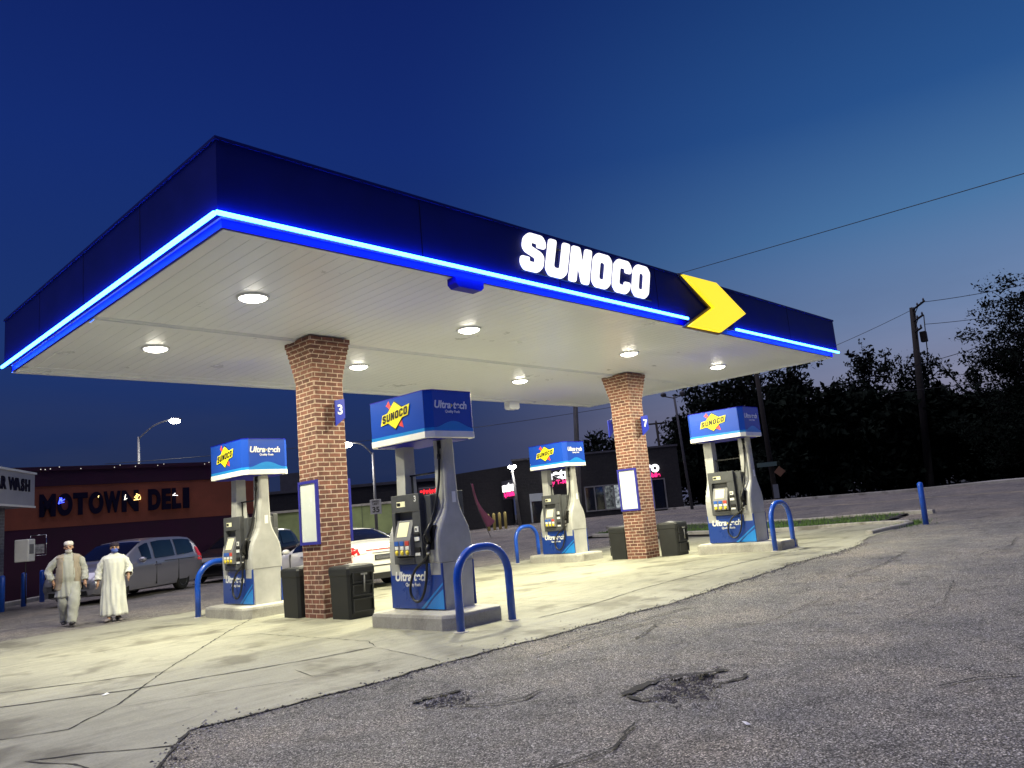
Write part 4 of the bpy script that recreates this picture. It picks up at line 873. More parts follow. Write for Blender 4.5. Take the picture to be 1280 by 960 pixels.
def shoe(m_, parent, ank, toe, lift=0, k_=1.14):
    a = Vector(ank); d = Vector((toe[0], toe[1], 0)).normalized(); s = Vector((-d.y, d.x, 0)); mb = MB(); R_ = []
    for (u, w, h_) in ((-.09, .030, .05), (-.075, .04, .085), (-.03, .044, .10), (.03, .046, .085), (.08, .052, .06), (.13, .050, .05), (.17, .040, .04), (.19, .022, .028)):
        zb = lift*S((u+.1)/.29)*1.0; c = Vector((a.x, a.y, 0))+d*u*k_; w *= k_; h_ *= 1.1
        R_.append([c+s*(w*math.cos(t))+Vector((0, 0, max(0, h_*(.5+.5*math.sin(t)))+zb+(a.z-.09))) for t in [2*PI*q/14 for q in range(14)]])
    mb.loft(R_, True, True); return norm_fix(mb.build('shoe', m_, parent))
# man in waistcoat: his right arm (picture left) bent back, picture right arm hanging, stepping forward on picture right leg
P1 = {'pelvis': (0, 0, .93), 'neck': (0, -.02, 1.43), 'head': (0, -.055, 1.585),
      'larm': [(-.18, -.01, 1.355), (-.36, .05, 1.15), (-.27, -.02, .93), (.2, -.1, -1)], 'rarm': [(.18, -.01, 1.355), (.285, .02, 1.12), (.30, -.10, .88)],
      'lleg': [(-.09, 0, .9), (-.075, -.02, .5), (-.06, .20, .12)], 'rleg': [(.09, 0, .9), (.10, -.16, .52), (.07, -.20, .11)]}
m1 = person('person', 'man in tan waistcoat, pale loose clothes and white cap, walking at far left', (5.32, 18.09, .0), math.radians(-17), 1.75, P1, 'skin', None)
cloth('shirt', 'shirt', m1, [(.60, 0, -.02, .225, .17, .022), (.70, 0, -.02, .215, .17, .018), (.88, 0, -.01, .20, .16, .012), (1.0, 0, -.03, .205, .175, .008), (1.15, 0, -.03, .20, .17, .006), (1.3, 0, -.01, .215, .165, .005), (1.38, 0, -.01, .238, .145, .003), (1.425, 0, -.01, .198, .118, .003), (1.455, 0, -.01, .11, .09, .002), (1.485, 0, -.02, .066, .066, .0)], seed=3)
cloth('waistcoat', 'vest', m1, [(.74, 0, 0, .245, .18, .014), (.86, 0, 0, .235, .18, .010), (1.0, 0, -.02, .232, .188, .008), (1.15, 0, -.02, .225, .182, .006), (1.3, 0, -.0, .232, .182, .004), (1.39, 0, 0, .246, .158, .003), (1.435, 0, 0, .205, .13, .002), (1.465, 0, 0, .115, .10, .0)], seed=9, openf=lambda c: (c.y < 0 and abs(c.x) < .085+.05*(1.4-c.z)) or (abs(c.x) > .20 and 1.2 < c.z < 1.37 and abs(c.y) < .09))
for s, g_ in (('l', P1['lleg']), ('r', P1['rleg'])):
    g2 = [Vector(q) for q in g_]; sleeve('shirt', m1, [g2[0]+Vector((0, 0, .02)), lerp(g2[0], g2[1], .5), g2[1], lerp(g2[1], g2[2], .5), g2[2]+Vector((0, -.01, -.03))], [.135, .13, .115, .11, .095, .085], 'trouser_leg')
sleeve('shirt', m1, [(-.13, -.01, 1.37), (-.225, .015, 1.32), (-.355, .05, 1.15), (-.33, .0, 1.03), (-.275, -.02, .95)], [.088, .082, .07, .068, .058])
sleeve('shirt', m1, [(.13, -.01, 1.37), (.22, .0, 1.30), (.285, .02, 1.12), (.30, -.04, 1.0), (.302, -.09, .90)], [.088, .08, .068, .066, .058])
mb = MB(); h0 = Vector(P1['head']); mb.lathe([(.086, .05), (.089, .075), (.082, .115), (.060, .135), (.0, .143)], 24); mb.v = [(x+h0.x, y*1.1+h0.y+.01, z+h0.z) for x, y, z in mb.v]; norm_fix(mb.build('cap', 'cap_w', m1))
mb = MB(); mb.ell(h0+Vector((0, -.03, -.072)), (.066, .066, .052)); mb.ell(h0+Vector((0, -.072, -.062)), (.036, .022, .014)); mb.ell(h0+Vector((0, -.088, -.036)), (.030, .012, .008)); mb.build('beard', 'beard', m1)
for s in (-1, 1): mb = MB(); mb.tube([h0+Vector((s*.012, -.087, .034)), h0+Vector((s*.045, -.075, .036))], .0045, 6); mb.build('eyebrow', 'beard', m1)
shoe('shoe', m1, (-.06, .20, .13), (-.1, -1), 0); shoe('shoe', m1, (.07, -.20, .10), (.1, -1), .05)
P2 = {'pelvis': (0, 0, .87), 'neck': (0, -.01, 1.345), 'head': (.01, -.04, 1.49),
      'larm': [(-.17, 0, 1.265), (-.275, .03, 1.06), (-.30, -.04, .82)], 'rarm': [(.17, 0, 1.265), (.28, .02, 1.07), (.27, -.15, .91), (-.1, -.5, -1)],
      'lleg': [(-.09, 0, .85), (-.09, -.07, .47), (-.10, -.13, .10)], 'rleg': [(.09, 0, .85), (.08, -.02, .47), (.08, .08, .10)]}
m2 = person('person', 'man in long off white robe, dark cap and blue mask, walking before the minivan', (6.09, 17.74, .0), math.radians(-19), 1.65, P2, 'skin2', None)
cloth('robe', 'robe', m2, [(.115, 0, -.02, .25, .205, .030), (.35, 0, -.02, .24, .195, .028), (.6, 0, -.02, .225, .18, .022), (.82, 0, -.01, .205, .165, .014), (1.0, 0, -.02, .20, .165, .010), (1.18, 0, -.015, .21, .172, .006), (1.28, 0, -.01, .236, .155, .003), (1.335, 0, 0, .20, .122, .003), (1.37, 0, 0, .11, .09, .002), (1.40, .0, -.01, .064, .064, .0)], seed=5)
sleeve('robe', m2, [(-.12, 0, 1.285), (-.205, .01, 1.21), (-.275, .03, 1.06), (-.29, .0, .95), (-.30, -.03, .86)], [.088, .08, .068, .068, .070])
sleeve('robe', m2, [(.12, 0, 1.285), (.21, .01, 1.21), (.28, .02, 1.07), (.275, -.07, .98), (.272, -.12, .935)], [.088, .08, .07, .072, .078])
mb = MB(); h0 = Vector(P2['head']); mb.lathe([(.084, .045), (.087, .06), (.083, .10), (.066, .128), (.0, .140)], 24); mb.v = [(x+h0.x, y*1.1+h0.y+.01, z+h0.z) for x, y, z in mb.v]; norm_fix(mb.build('cap', 'cap_d', m2))
mb = MB(); mb.ell(h0+Vector((0, -.045, -.042)), (.069, .066, .056)); mb.tube([h0+Vector((-.07, -.02, -.02)), h0+Vector((-.082, .0, .0))], .004, 5); mb.tube([h0+Vector((.07, -.02, -.02)), h0+Vector((.082, .0, .0))], .004, 5); mb.build('face_mask', 'mask', m2)
for s in (-1, 1): mb = MB(); mb.tube([h0+Vector((s*.012, -.087, .034)), h0+Vector((s*.045, -.075, .036))], .005, 6); mb.build('eyebrow', 'logo_k', m2)
shoe('shoe2', m2, (-.10, -.13, .09), (-.35, -1), .02); shoe('shoe2', m2, (.08, .06, .09), (.25, -1), 0)
# ------------------------------------------------------------------ buildings
def frame_of(a, b):
    a, b = Vector(a), Vector(b); return a, (b-a).normalized(), (b-a).length
def facade(name, label, a, b, zg, group=None):
    """thing whose local x runs along the facade from a (picture left) to b, local -y faces the viewer"""
    A, d, L_ = frame_of(a, b); t = thing(name, label, 'building', (A.x, A.y, zg), math.atan2(d.y, d.x), group); return t, L_
deli, DL = facade('deli_building', 'dark maroon building with orange band and large unlit letters at left', (-6.0, 34.9), (17.16, 31.4), 0)
h_ = 4.72
mb = MB(); mb.box(0, DL, 0, 12, 0, h_-.12); mb.build('wall', 'deli_red', deli)
mb = MB(); mb.box(-.03, DL+.03, -.012, -.002, 2.48, 4.02); mb.build('painted_band', 'deli_orange', deli)
mb = MB(); mb.box(-.05, DL+.05, -.10, .2, h_-.12, h_+.03); mb.box(-.04, DL+.04, -.05, -.014, 4.03, h_-.12); mb.build('parapet_band', 'deli_red', deli)
mb = MB(); mb.box(-.05, DL+.05, .2, 12, h_-.1, h_); mb.build('roof', 'darkpole', deli)
# letters are parts of the facade, navy and mostly unlit
xw = 7.9
for ch, a, b in (('M', 14.78, 15.31), ('O', 15.36, 15.86), ('T', 15.88, 16.37), ('O', 16.41, 16.91), ('W', 16.92, 17.52), ('N', 17.56, 18.16), ('D', 18.52, 18.98), ('E', 19.03, 19.37), ('L', 19.42, 19.76), ('I', 19.84, 20.08)):
    v, f = text(ch, 1.28, .08, 0, .075, 'CENTER'); mx = [q[0] for q in v]; my = [q[1] for q in v]; cw = max(mx)-min(mx); chh = max(my)-min(my); cx_ = (max(mx)+min(mx))/2; cy_ = (max(my)+min(my))/2
    mb = MB(); mb.add([((a+b)/2+(q[0]-cx_)*(b-a)/cw, -.06-q[2], 3.31+(q[1]-cy_)*.84/chh) for q in v], f); norm_fix(mb.build('letter', 'letter_dark', deli))
def glow_scribble(pts, col, st, nm='glow_bit'):  # random emissive scribbles put over the letters as coloured glints
    mb = MB()
    for q in pts: mb.tube([(a, -.13, b) for a, b in q], .012, 5)
    mb.build(nm, mat('glow_scribble', col, .4, emit=col, estr=st), deli)
def dx(px): return 8.35+(px-20)/217*(20.0-8.35)*1.0
for bx_, col, st in ((15.5, (.05, .08, 1), 5), (16.75, (1, .85, .3), 3), (17.7, (1, .95, .8), 3), (18.1, (1, .65, .2), 4), (19.5, (1, .95, .9), 3)):
    q = [[(bx_+rnd.uniform(-.13, .13), 3.45+rnd.uniform(-.13, .13)) for _ in range(3)] for _ in range(4 if st > 3 else 1)]; glow_scribble(q, col, st)
mb = MB()
for x in range(60):
    xx = 13.5+x*.16
    if rnd.random() < .36: mb.ell((xx+rnd.uniform(-.08, .08), -.13, h_-.03+rnd.uniform(-.05, .04)), (.018, .012, .018), 6, 4)
mb.build('string_light', mat('warm bulbs', (.9, .85, .7), .4, emit=(1, .92, .8), estr=.7), deli)
cw, CL = facade('car_wash_building', 'grey brick building corner with pale fascia reading WASH at left edge', (2.4, 21.1), (7.3, 28.2), 0)
mb = MB(); mb.box(0, CL-.75, .55, 6, 0, 3.05); mb.build('wall', 'greybrick', cw)
mb = MB(); mb.box(-.3, CL, 0, 6.2, 3.03, 4.06); mb.build('fascia', mat('lilac grey fascia', (.33, .33, .38), .6, noise=(1, .08)), cw)
mb = MB(); mb.box(-.35, CL+.04, -.05, 6.25, 4.06, 4.12); mb.box(-.32, CL+.02, -.03, .0, 3.0, 3.06); mb.build('cap_strip', 'white', cw)
xl = 8.05
for i, ch in enumerate('HSAW'):
    mb = MB(); v, f = text(ch, .50, .03, .0, .02); mb.flat((v, f), (xl-.365*i, -.012, 3.66), (1, 0, 0), (0, 0, 1)); mb.build('letter', 'letter_dark', cw)
for i, ch in enumerate('RAC'):
    mb = MB(); v, f = text(ch, .50, .03, .0, .02); mb.flat((v, f), (xl-.365*(i+4.7), -.012, 3.66), (1, 0, 0), (0, 0, 1)); mb.build('letter', 'letter_dark', cw)
am = thing('air_machine', 'white wall mounted air machine box on the grey brick pillar', 'vending box', (6.66, 26.75, 1.55), math.atan2(7.1, 4.9))
mb = MB(); mb.bbox(-.25, .25, -.22, .16, -.2, .45, .02); mb.build('case', 'white', am)
mb = MB(); mb.box(-.18, .12, -.232, -.222, .02, .3); mb.build('face_plate', 'mgrey', am); mb = MB(); mb.tube(sprite([(-.1, -.1, -.2), (-.18, -.12, -.8), (-.05, -.1, -1.4), (.1, -.05, -1.2)], 6), .015, 6); mb.build('air_hose', 'black', am)
fs_ = thing('wall_sign', 'small wire framed sign sticking out from the grey brick pillar', 'sign', (7.05, 27.6, 1.5), math.radians(-18))
mb = MB()
for (a, b) in (((0, 0), (.42, 0)), ((.42, 0), (.42, .62)), ((.42, .62), (0, .62)), ((0, .62), (0, 0))): mb.tube([(a[0], 0, a[1]), (b[0], 0, b[1])], .012, 6)
mb.build('frame', 'chrome', fs_); mb = MB(); mb.box(.05, .37, -.006, .006, .06, .34); mb.build('notice', mat('faded notice', (.3, .3, .34), .6, noise=(9, .6)), fs_)
pale, PL = facade('pale_wall_building', 'long low pale green rendered building behind the white sedan', (19.6, 40.8), (26.6, 33.7), 0)
mb = MB(); mb.box(0, PL, 0, 8, 0, 2.62); mb.build('wall', mat('pale green render', (.22, .27, .12), .85, noise=(1, .2)), pale)
mb = MB(); mb.box(-.1, PL+.1, -.08, 8.1, 2.62, 2.74); mb.build('coping', 'concrete_old', pale)
mb = MB(); [mb.box(x-.03, x+.03, -.03, -.001, 0, 2.6) for x in lin(.8, PL-.8, 6)]; mb.box(0, PL, -.03, -.001, 1.0, 1.05); mb.build('wall_seam', mat('olive paint', (.12, .15, .08), .8), pale)
wh, WL = facade('warehouse', 'distant dark flat roofed warehouse above the pale green wall', (27, 53), (41.5, 40), .5)
mb = MB(); mb.box(0, WL, 0, 14, 0, 3.9); mb.build('wall', 'block', wh); mb = MB(); mb.box(-.1, WL+.1, -.1, 14, 3.9, 4.1); mb.build('roof_edge', 'darkpole', wh)
mb = MB(); mb.box(2.4, 4.2, 1, 3, 4.1, 5.4); mb.build('roof_unit', 'darkpole', wh)
lb, LL = facade('gabled_shed', 'low dark shed with a stepped roofline left of the phone shop', (31.2, 43.2), (37.6, 36.4), .7)
mb = MB(); mb.prism_ax([(0, 0), (LL, 0), (LL, 4.0), (LL*.62, 3.75), (LL*.5, 3.2), (0, 3.0)], 0, 8, lambda u, v, w: (u, w, v)); norm_fix(mb.build('wall', 'block', lb))
mb = MB(); mb.box(.6, 1.5, -.03, -.002, .0, 2.1); mb.box(3.2, 4.4, -.03, -.002, 1.0, 2.0); mb.build('shutter', 'darkpole', lb)
red = thing('led_message_sign', 'small red LED message sign showing above the nearest pump head', 'sign', (32.5, 38.85, gz(32.5, 38.85)), math.radians(-46))
# red sign high on a pole by the shed
mb = MB(); mb.box(-.06, .06, -.06, .06, 0, 2.7); mb.build('pole', 'darkpole', red); mb = MB(); mb.bbox(-.65, .65, -.08, .08, 2.62, 3.16, .03); mb.build('cabinet', 'darkpole', red)
mb = MB(); [mb.box(-.55+i*.185+q*.05, -.55+i*.185+q*.05+.035, -.09, -.083, 2.74+(.1 if (i+q) % 3 == 0 else 0), 2.98+(.08 if (i*q) % 2 else 0)) for i in range(6) for q in range(3)]; mb.build('display', mat('red led', (.5, .02, .02), .5, emit=(1, .02, .03), estr=2.2), red)
shop, SL_ = facade('phone_shop', 'dark block phone shop with white and magenta lit signs across the street', (37.0, 35.5), (44.0, 27.2), .80)
mb = MB(); mb.box(0, SL_, 0, 9, -.2, 4.1); mb.build('wall', 'block', shop)
mb = MB(); mb.box(-.06, SL_+.06, -.05, .25, 4.1, 4.22); mb.build('parapet', 'darkpole', shop)
def shopwin(x0, x1, z0, z1, n, lit):
    mb = MB(); [mb.box(x-.04, x+.04, -.07, -.002, z0, z1) for x in lin(x0, x1, n+1)]; mb.box(x0+.04, x1-.04, -.06, -.002, z0, z0+.08); mb.box(x0+.04, x1-.04, -.06, -.002, z1-.08, z1); w_ = mb.build('window', 'pole', shop)
    for i, (a, b) in enumerate(zip(lin(x0, x1, n+1), lin(x0, x1, n+1)[1:])):
        mb = MB(); mb.box(a+.04, b-.04, -.03, -.004, z0+.08, z1-.08)
        if i in lit:
            m_, nt, b_, tc = base('lit shop interior'); c = ramp(nt, noise(nt, tc, 5, 3, .6), (.35, (.03, .035, .04)), (.5, (.25, .28, .3)), (.7, (.7, .75, .72)))
            b_.inputs['Base Color'].default_value = (.02, .02, .02, 1); nt.links.new(c, b_.inputs['Emission Color']); b_.inputs['Emission Strength'].default_value = lit[i]; b_.inputs['Roughness'].default_value = .1
            mb.build('pane', m_, w_)
        else: mb.build('pane', 'glass', w_)
shopwin(4.6, 7.1, .35, 2.0, 4, {2: .25, 3: .9}); shopwin(8.2, 9.8, .1, 2.1, 2, {})
mb = MB(); mb.box(.95, 2.5, -.08, -.002, 1.35, 1.85); mb.box(.95, 1.05, -.06, -.002, 0, 1.35); mb.box(2.4, 2.5, -.06, -.002, 0, 1.35); mb.build('door_surround', mat('pale door trim', (.30, .33, .38), .5), shop)
mb = MB(); mb.box(1.05, 2.4, -.03, -.002, 0, 1.35); mb.build('door', 'glass', shop)
Mw = mat('white lit letters', (.8, .8, .8), .4, emit=(1, .98, 1), estr=2.0); Mm = mat('magenta lit letters', (.6, .02, .2), .4, emit=(1, .03, .22), estr=1.5)
def shopsign(x, z, label, s=1.):
    t = thing('shop_sign', label, 'sign', (0, 0, 0), 0, 'lit phone shop signs'); t.location = Vector((37.0, 35.5, .8))+Vector((7/SL_, -8.3/SL_, 0))*x+Vector((-8.3/SL_, -7/SL_, 0))*.09; t.rotation_euler = (0, 0, math.atan2(-8.3, 7)); t.location.z = .8+z
    mb = MB(); mb.flat(text('metro', .95*s, .05, 0, .035), (0, -.03, 0), (1, 0, 0), (0, 0, 1)); mb.build('upper_word', Mw, t); mb = MB(); mb.flat(text('by T-Mobile', .40*s, .05, 0, .014), (.25*s, -.03, -.52*s), (1, 0, 0), (0, 0, 1)); mb.build('lower_word', Mm, t)
shopsign(3.05, 2.95, 'white and magenta lit shop sign seen through the far small pump'); shopsign(8.35, 2.85, 'white and magenta lit shop sign half hidden by the right brick column')
t = thing('side_shop_sign', 'narrow white and magenta lit sign at the left corner of the phone shop', 'sign', (36.35, 35.3, 2.95), math.radians(-114))
mb = MB(); mb.flat(text('metro', .8, .05, 0, .035), (0, -.1, .25), (1, 0, 0), (0, 0, 1)); mb.build('upper_word', Mw, t); mb = MB(); mb.flat(text('by T-Mobile', .36, .05, 0, .014), (.1, -.1, -.22), (1, 0, 0), (0, 0, 1)); mb.build('lower_word', Mm, t)
mb = MB(); mb.box(-1.2, 1.2, -.06, .0, -.5, .7); mb.build('backing', 'darkpole', t)
for i, (px_, py_) in enumerate(((33.9, 35.0), (34.15, 34.75), (34.4, 34.5), (34.65, 34.25))):
    b = thing('bollard', ('first', 'second', 'third', 'fourth')[i]+' yellow bollard from the left by the dark shed', 'bollard', (px_, py_, gz(px_, py_)), 0, 'yellow bollards across the street'); mb = MB(); mb.lathe([(.09, 0), (.09, .95), (.05, 1.03), (0, 1.04)], 12); mb.build('post', mat('dull yellow paint', (.5, .4, .12), .6), b)
# ------------------------------------------------------------------ poles, lamps, wires
def street_lamp(base_, top_, head, label, en, r=.085):
    bx_, by_, bz = base_; t = thing('street_lamp', label, 'street lamp', base_, 0, 'lit street lamps'); B = Vector(base_); T = Vector(top_)-B; Hd = Vector(head)-B
    mb = MB(); mb.tube([(0, 0, -.1), T], [r, r*.65], 12); mb.build('pole', 'pole', t)
    mid = lerp(T, Hd, .5)+Vector((0, 0, .15)); mb = MB(); mb.tube(sprite([T-Vector((0, 0, .1)), mid, Hd], 5), .035, 8); mb.build('arm', 'pole', t)
    d = (Hd-T); d.z = 0; d.normalize(); mb = MB(); mb.loft([[Hd+d*u+Vector((-d.y, d.x, 0))*(w*math.cos(a))+Vector((0, 0, .07*w/.14*math.sin(a))) for a in [2*PI*q/12 for q in range(12)]] for u, w in ((-.05, .05), (.08, .13), (.45, .14), (.62, .06))]); norm_fix(mb.build('lamp_head', 'pole', t))
    mb = MB(); mb.ell(Hd+d*.28-Vector((0, 0, .09)), (.27, .27, .13)); mb.build('lamp_lens', mat('lit street lens', (1, 1, .9), .3, emit=(1, .96, .86), estr=70), t)
    ld = bpy.data.lights.new('street_lamp_bulb', 'SPOT'); ld.energy = en; ld.shadow_soft_size = .15; ld.color = (1, .95, .82); ld.spot_size = math.radians(160); ld.spot_blend = .6; lo = bpy.data.objects.new('street_lamp_bulb', ld); COL.objects.link(lo); lo.parent = t; lo.location = Hd+d*.28-Vector((0, 0, .22))
    return t
street_lamp((15.6, 41.9, 0), (15.42, 41.4, 7.12), (16.5, 40.1, 7.85), 'lit street lamp standing behind the maroon building', 900)
l2 = street_lamp((22.95, 31.6, .15), (22.71, 31.21, 5.04), (21.97, 31.84, 5.62), 'lit street lamp between the left brick column and the nearest pump', 700)
mb = MB(); mb.bbox(-.27, .27, -.02, 0, 0, .7, .004); s35 = thing('speed_limit_sign', 'small white speed limit plate on the street lamp pole', 'sign', (22.80, 31.35, 2.05), math.radians(-35)); mb.v = [(a, b-.12, c) for a, b, c in mb.v]; mb.build('plate', mat('speed plate', (.5, .5, .5), .5), s35)
mb = MB(); mb.flat(text('SPEED', .13, .002, 0, .004), (0, -.143, .60), (1, 0, 0), (0, 0, 1)); mb.flat(text('LIMIT', .13, .002, 0, .004), (0, -.143, .48), (1, 0, 0), (0, 0, 1)); mb.flat(text('35', .36, .002, 0, .012), (0, -.143, .2), (1, 0, 0), (0, 0, 1)); mb.build('lettering', 'logo_k', s35)
lp3 = street_lamp((36.3, 34.6, .75), (35.3, 33.9, 4.2), (35.15, 33.75, 4.45), 'short bright street lamp by the corner of the phone shop', 160, .11)
def pole(name, label, b, t_, r0, r1, m_='wood', cat='pole', arms=(), group='poles beyond the street'):
    t = thing(name, label, cat, b, 0, group); T = Vector(t_)-Vector(b); mb = MB(); mb.tube([(0, 0, -.1), T], [r0, r1], 12); mb.build('pole', m_, t)
    for (k, dirx, L_, w) in arms:
        c = T*k; d = Vector((math.cos(dirx), math.sin(dirx), 0)); mb = MB(); mb.tube([c-d*L_*w, c+d*L_*(1-w)], .07, 6)
        mb.tube([c-Vector((0, 0, .5)), c+d*L_*.5*(1-w)], .03, 5); a_ = mb.build('crossarm', m_, t); mb = MB()
        for q in (.05, .5, .95):
            p = c-d*L_*w+d*L_*q; mb.tube([p, p+Vector((0, 0, .13)), p+Vector((0, 0, .25))], [.03, .07, .04], 8)
        mb.build('insulator', 'darkpole', a_)
    return t
upr = pole('utility_pole', 'leaning wooden utility pole with stacked crossarms before the trees at right', (60.6, 17.15, .82), (58.97, 15.8, 13.4), .29, .19, arms=((.985, -2.57, 2.9, .1), (.92, -2.57, 2.3, .1), (.86, -2.57, 1.7, .1)))
mb = MB(); T = Vector((-1.6, -1.35, 12.6)); mb.tube([T*.95+Vector((.35, -.6, 0)), T*.72+Vector((.35, -.6, 0)), T*.6+Vector((.15, -.3, 0))], .035, 6); mb.bbox(T.x*.8+.1, T.x*.8+.5, T.y*.8-.7, T.y*.8-.3, T.z*.80, T.z*.86, .03); mb.build('transformer_bracket', 'wood', upr)
pa = pole('steel_mast', 'tall grey steel mast rising behind the far small pump', (29.63, 24.28, .3), (28.72, 22.6, 11.3), .15, .09, 'pole')
pole('wooden_pole', 'dark wooden pole just right of the rightmost fuel pump', (43.6, 20.7, .82), (42.1, 20.1, 9.6), .16, .12)
pole('tee_pole', 'tee shaped utility pole peeking over the phone shop roof, nearer the right column', (51.6, 33.3, .82), (51.02, 33.09, 7.48), .11, .09, arms=((.985, -.8, 1.7, .5),))
pole('tee_pole', 'low tee shaped utility pole over the phone shop roof, left of the right column', (52.3, 39.9, .82), (51.85, 39.73, 6.97), .10, .08, arms=((.985, -.8, 1.7, .5),))
fl = pole('floodlight_pole', 'thin pole with two unlit floodlights left of the rightmost pump', (40.02, 24.2, .82), (38.83, 23.75, 7.4), .09, .06, 'darkpole')
mb = MB(); T = Vector((-1.19, -.45, 6.58)); d = Vector((.66, -.75, 0)); mb.tube([T-d*.55, T-Vector((0, 0, .15)), T+d*.45], .035, 6); mb.build('bracket_arm', 'darkpole', fl)
for s in (-.6, .5): mb = MB(); c = T+d*s+Vector((0, 0, .1)); mb.ell(c, (.22, .16, .14), 10, 6); mb.build('floodlight', 'darkpole', fl)
stn = thing('street_name_sign', 'street name plates on the dark wooden pole beyond the rightmost pump', 'sign', (43.1, 20.35, 2.6), math.radians(-62))
mb = MB(); mb.box(-.9, .2, -.22, -.19, .25, .5); mb.build('name_plate', mat('green grey plate', (.05, .09, .09), .5), stn); mb = MB(); mb.prism_ax([(.3, -.3), (.62, .0), (.3, .32), (-.02, 0)], -.21, -.19, lambda u, v, w: (u, w, v-.1)); norm_fix(mb.build('diamond_plate', mat('faded orange plate', (.12, .055, .03), .5), stn)); mb = MB(); mb.box(-.2, .1, -.21, -.19, -1.6, -.8); mb.build('lower_plate', mat('dim plate', (.08, .09, .12), .5), stn)
def wire(name, label, a, b, sag, r=.012, n=14):
    a, b = Vector(a), Vector(b); c = (a+b)/2; mb = MB(); mb.tube([lerp(a, b, k/n)-c-Vector((0, 0, sag*4*(k/n)*(1-k/n))) for k in range(n+1)], r, 5); o = mb.build(name, 'black'); o.location = c; tag(o, label, 'cable', 'overhead cables')
wire('overhead_cable', 'thick cable rising to the upper right from behind the yellow arrow', (28.72, 22.57, 11.24), (17.8, -16.5, 6.87), .10, .013, 30)
wire('overhead_cable', 'upper faint cable from the wooden utility pole to the big right tree', (59.3, 15.3, 13.7), (52, 2, 12.1), .35, .022)
wire('overhead_cable', 'second faint cable from the utility pole towards the big right tree', (59.4, 15.3, 12.1), (52, 2, 10.4), .35, .02)
wire('overhead_cable', 'cable crossing the utility pole and rising towards the right tree', (66, 26, 9.8), (48, 3, 9.4), .5, .022)
wire('overhead_cable', 'lowest cable low over the bushes right of the utility pole', (62, 22, 8.3), (52, 3, 6.6), .3, .02)
wire('overhead_cable', 'faint cable dropping left from the top of the utility pole', (59.3, 15.6, 13.4), (52, 31, 9.0), .5, .018)
wire('overhead_cable', 'thin cable passing behind the left brick column to the nearest pump', (14, 42, 5.8), (44, 30, 8.2), .4, .015)
# feather flag
ff = thing('feather_flag', 'pink feather flag leaning on its pole right of the nearest pump', 'flag', (29.9, 30.8, gz(29.9, 30.8)))
TT = Vector((26.3, 28.2, 3.15))-Vector(ff.location)+Vector((0, 0, 0)); mb = MB(); bs = TT*.0; mb.tube([(0, 0, 0), TT*.5+Vector((-.4, .4, .1))*.2, TT], [.02, .018, .008], 6); mb.build('pole', 'pole', ff)
mb = MB(); rows = []; sd = Vector((.7, -.7, 0))
for k in range(17):
    u = k/16; p = lerp(TT*.20, TT*.98, u)+Vector((-.4, .4, .1))*.2*math.sin(PI*u); w = .10+.72*(1-u)**3*S(u*6+.15); rows.append([p, p+sd*w*.5+Vector((0, 0, .03*math.sin(u*9))), p+sd*w])
mb.add([q for r_ in rows for q in r_], [(k*3+j, k*3+j+1, (k+1)*3+j+1, (k+1)*3+j) for k in range(16) for j in range(2)], True); o = mb.build('sail', mat('pink flag cloth', (.60, .20, .34), .8), ff); md = o.modifiers.new('s', 'SOLIDIFY'); md.thickness = .01
# ------------------------------------------------------------------ trees
def tree_mesh(seed, h, r, nleaf, sparse, ls=.22, lobes=16, trunk=.25, low=.10):
    R_ = random.Random(seed); tb = MB(); tb.tube([(0, 0, -.3), (R_.uniform(-.2, .2), R_.uniform(-.2, .2), h*.3), (R_.uniform(-.3, .3), R_.uniform(-.3, .3), h*.62)], [trunk, trunk*.7, trunk*.35], 9)
    ends = []
    for k in range(lobes):
        a = 2.4*k+R_.uniform(-.4, .4); zf = R_.uniform(.0, 1.0)**.8; rr = r*math.sqrt(max(.05, 1-((zf-.42)/.66)**2))*R_.uniform(.45, 1.05); e = Vector((math.cos(a)*rr, math.sin(a)*rr, h*(low+(.97-low)*zf)))
        s0 = Vector((0, 0, h*lerp(.15, .55, zf))); m_ = lerp(s0, e, .5)+Vector((R_.uniform(-.4, .4), R_.uniform(-.4, .4), -.2)); tb.tube([s0, m_, e], [trunk*.35, trunk*.18, .03], 5); ends.append((e, m_))
        for q in range(5 if sparse else 3):
            e2 = lerp(m_, e, R_.uniform(.3, 1))+Vector((R_.uniform(-1, 1), R_.uniform(-1, 1), R_.uniform(-.3, 1.1)))*r*.28; tb.tube([lerp(m_, e, .4), e2], [.04, .012], 4); ends.append((e2, m_))
    clus = [e+Vector([R_.gauss(0, r*.13), R_.gauss(0, r*.13), R_.gauss(0, r*.11)]) for e, m_ in ends for _ in range(4)]
    lb_ = MB(); vs = []; fs = []
    for k in range(nleaf):
        e, m_ = ends[R_.randrange(len(ends))]
        if sparse: c = lerp(m_, e, R_.uniform(.45, 1.12))+Vector([R_.gauss(0, r*.055) for _ in range(3)])
        else: c = clus[R_.randrange(len(clus))]+Vector([R_.gauss(0, .30), R_.gauss(0, .30), R_.gauss(0, .2)])
        a, b = Vector([R_.gauss(0, 1) for _ in range(3)]).normalized(), Vector([R_.gauss(0, 1) for _ in range(3)]).normalized(); b = (b-a*b.dot(a)).normalized(); s = ls*R_.uniform(.3, 1.35); o = len(vs)
        vs += [c-a*s, c-b*s*.45, c+a*s, c+b*s*.45]; fs.append((o, o+1, o+2, o+3))
    lb_.add(vs, fs); return tb, lb_
def tree(name, label, x, y, h, r, nleaf, sparse, seed, ls=.22, lobes=16, trunk=.25, group='dark trees beyond the street'):
    t = thing(name, label, 'tree', (x, y, gz(x, y)-.1), 0, group); a, b = tree_mesh(seed, h, r, nleaf, sparse, ls, lobes, trunk); a.build('trunk', 'bark', t); b.build('crown', 'leaf', t); return t
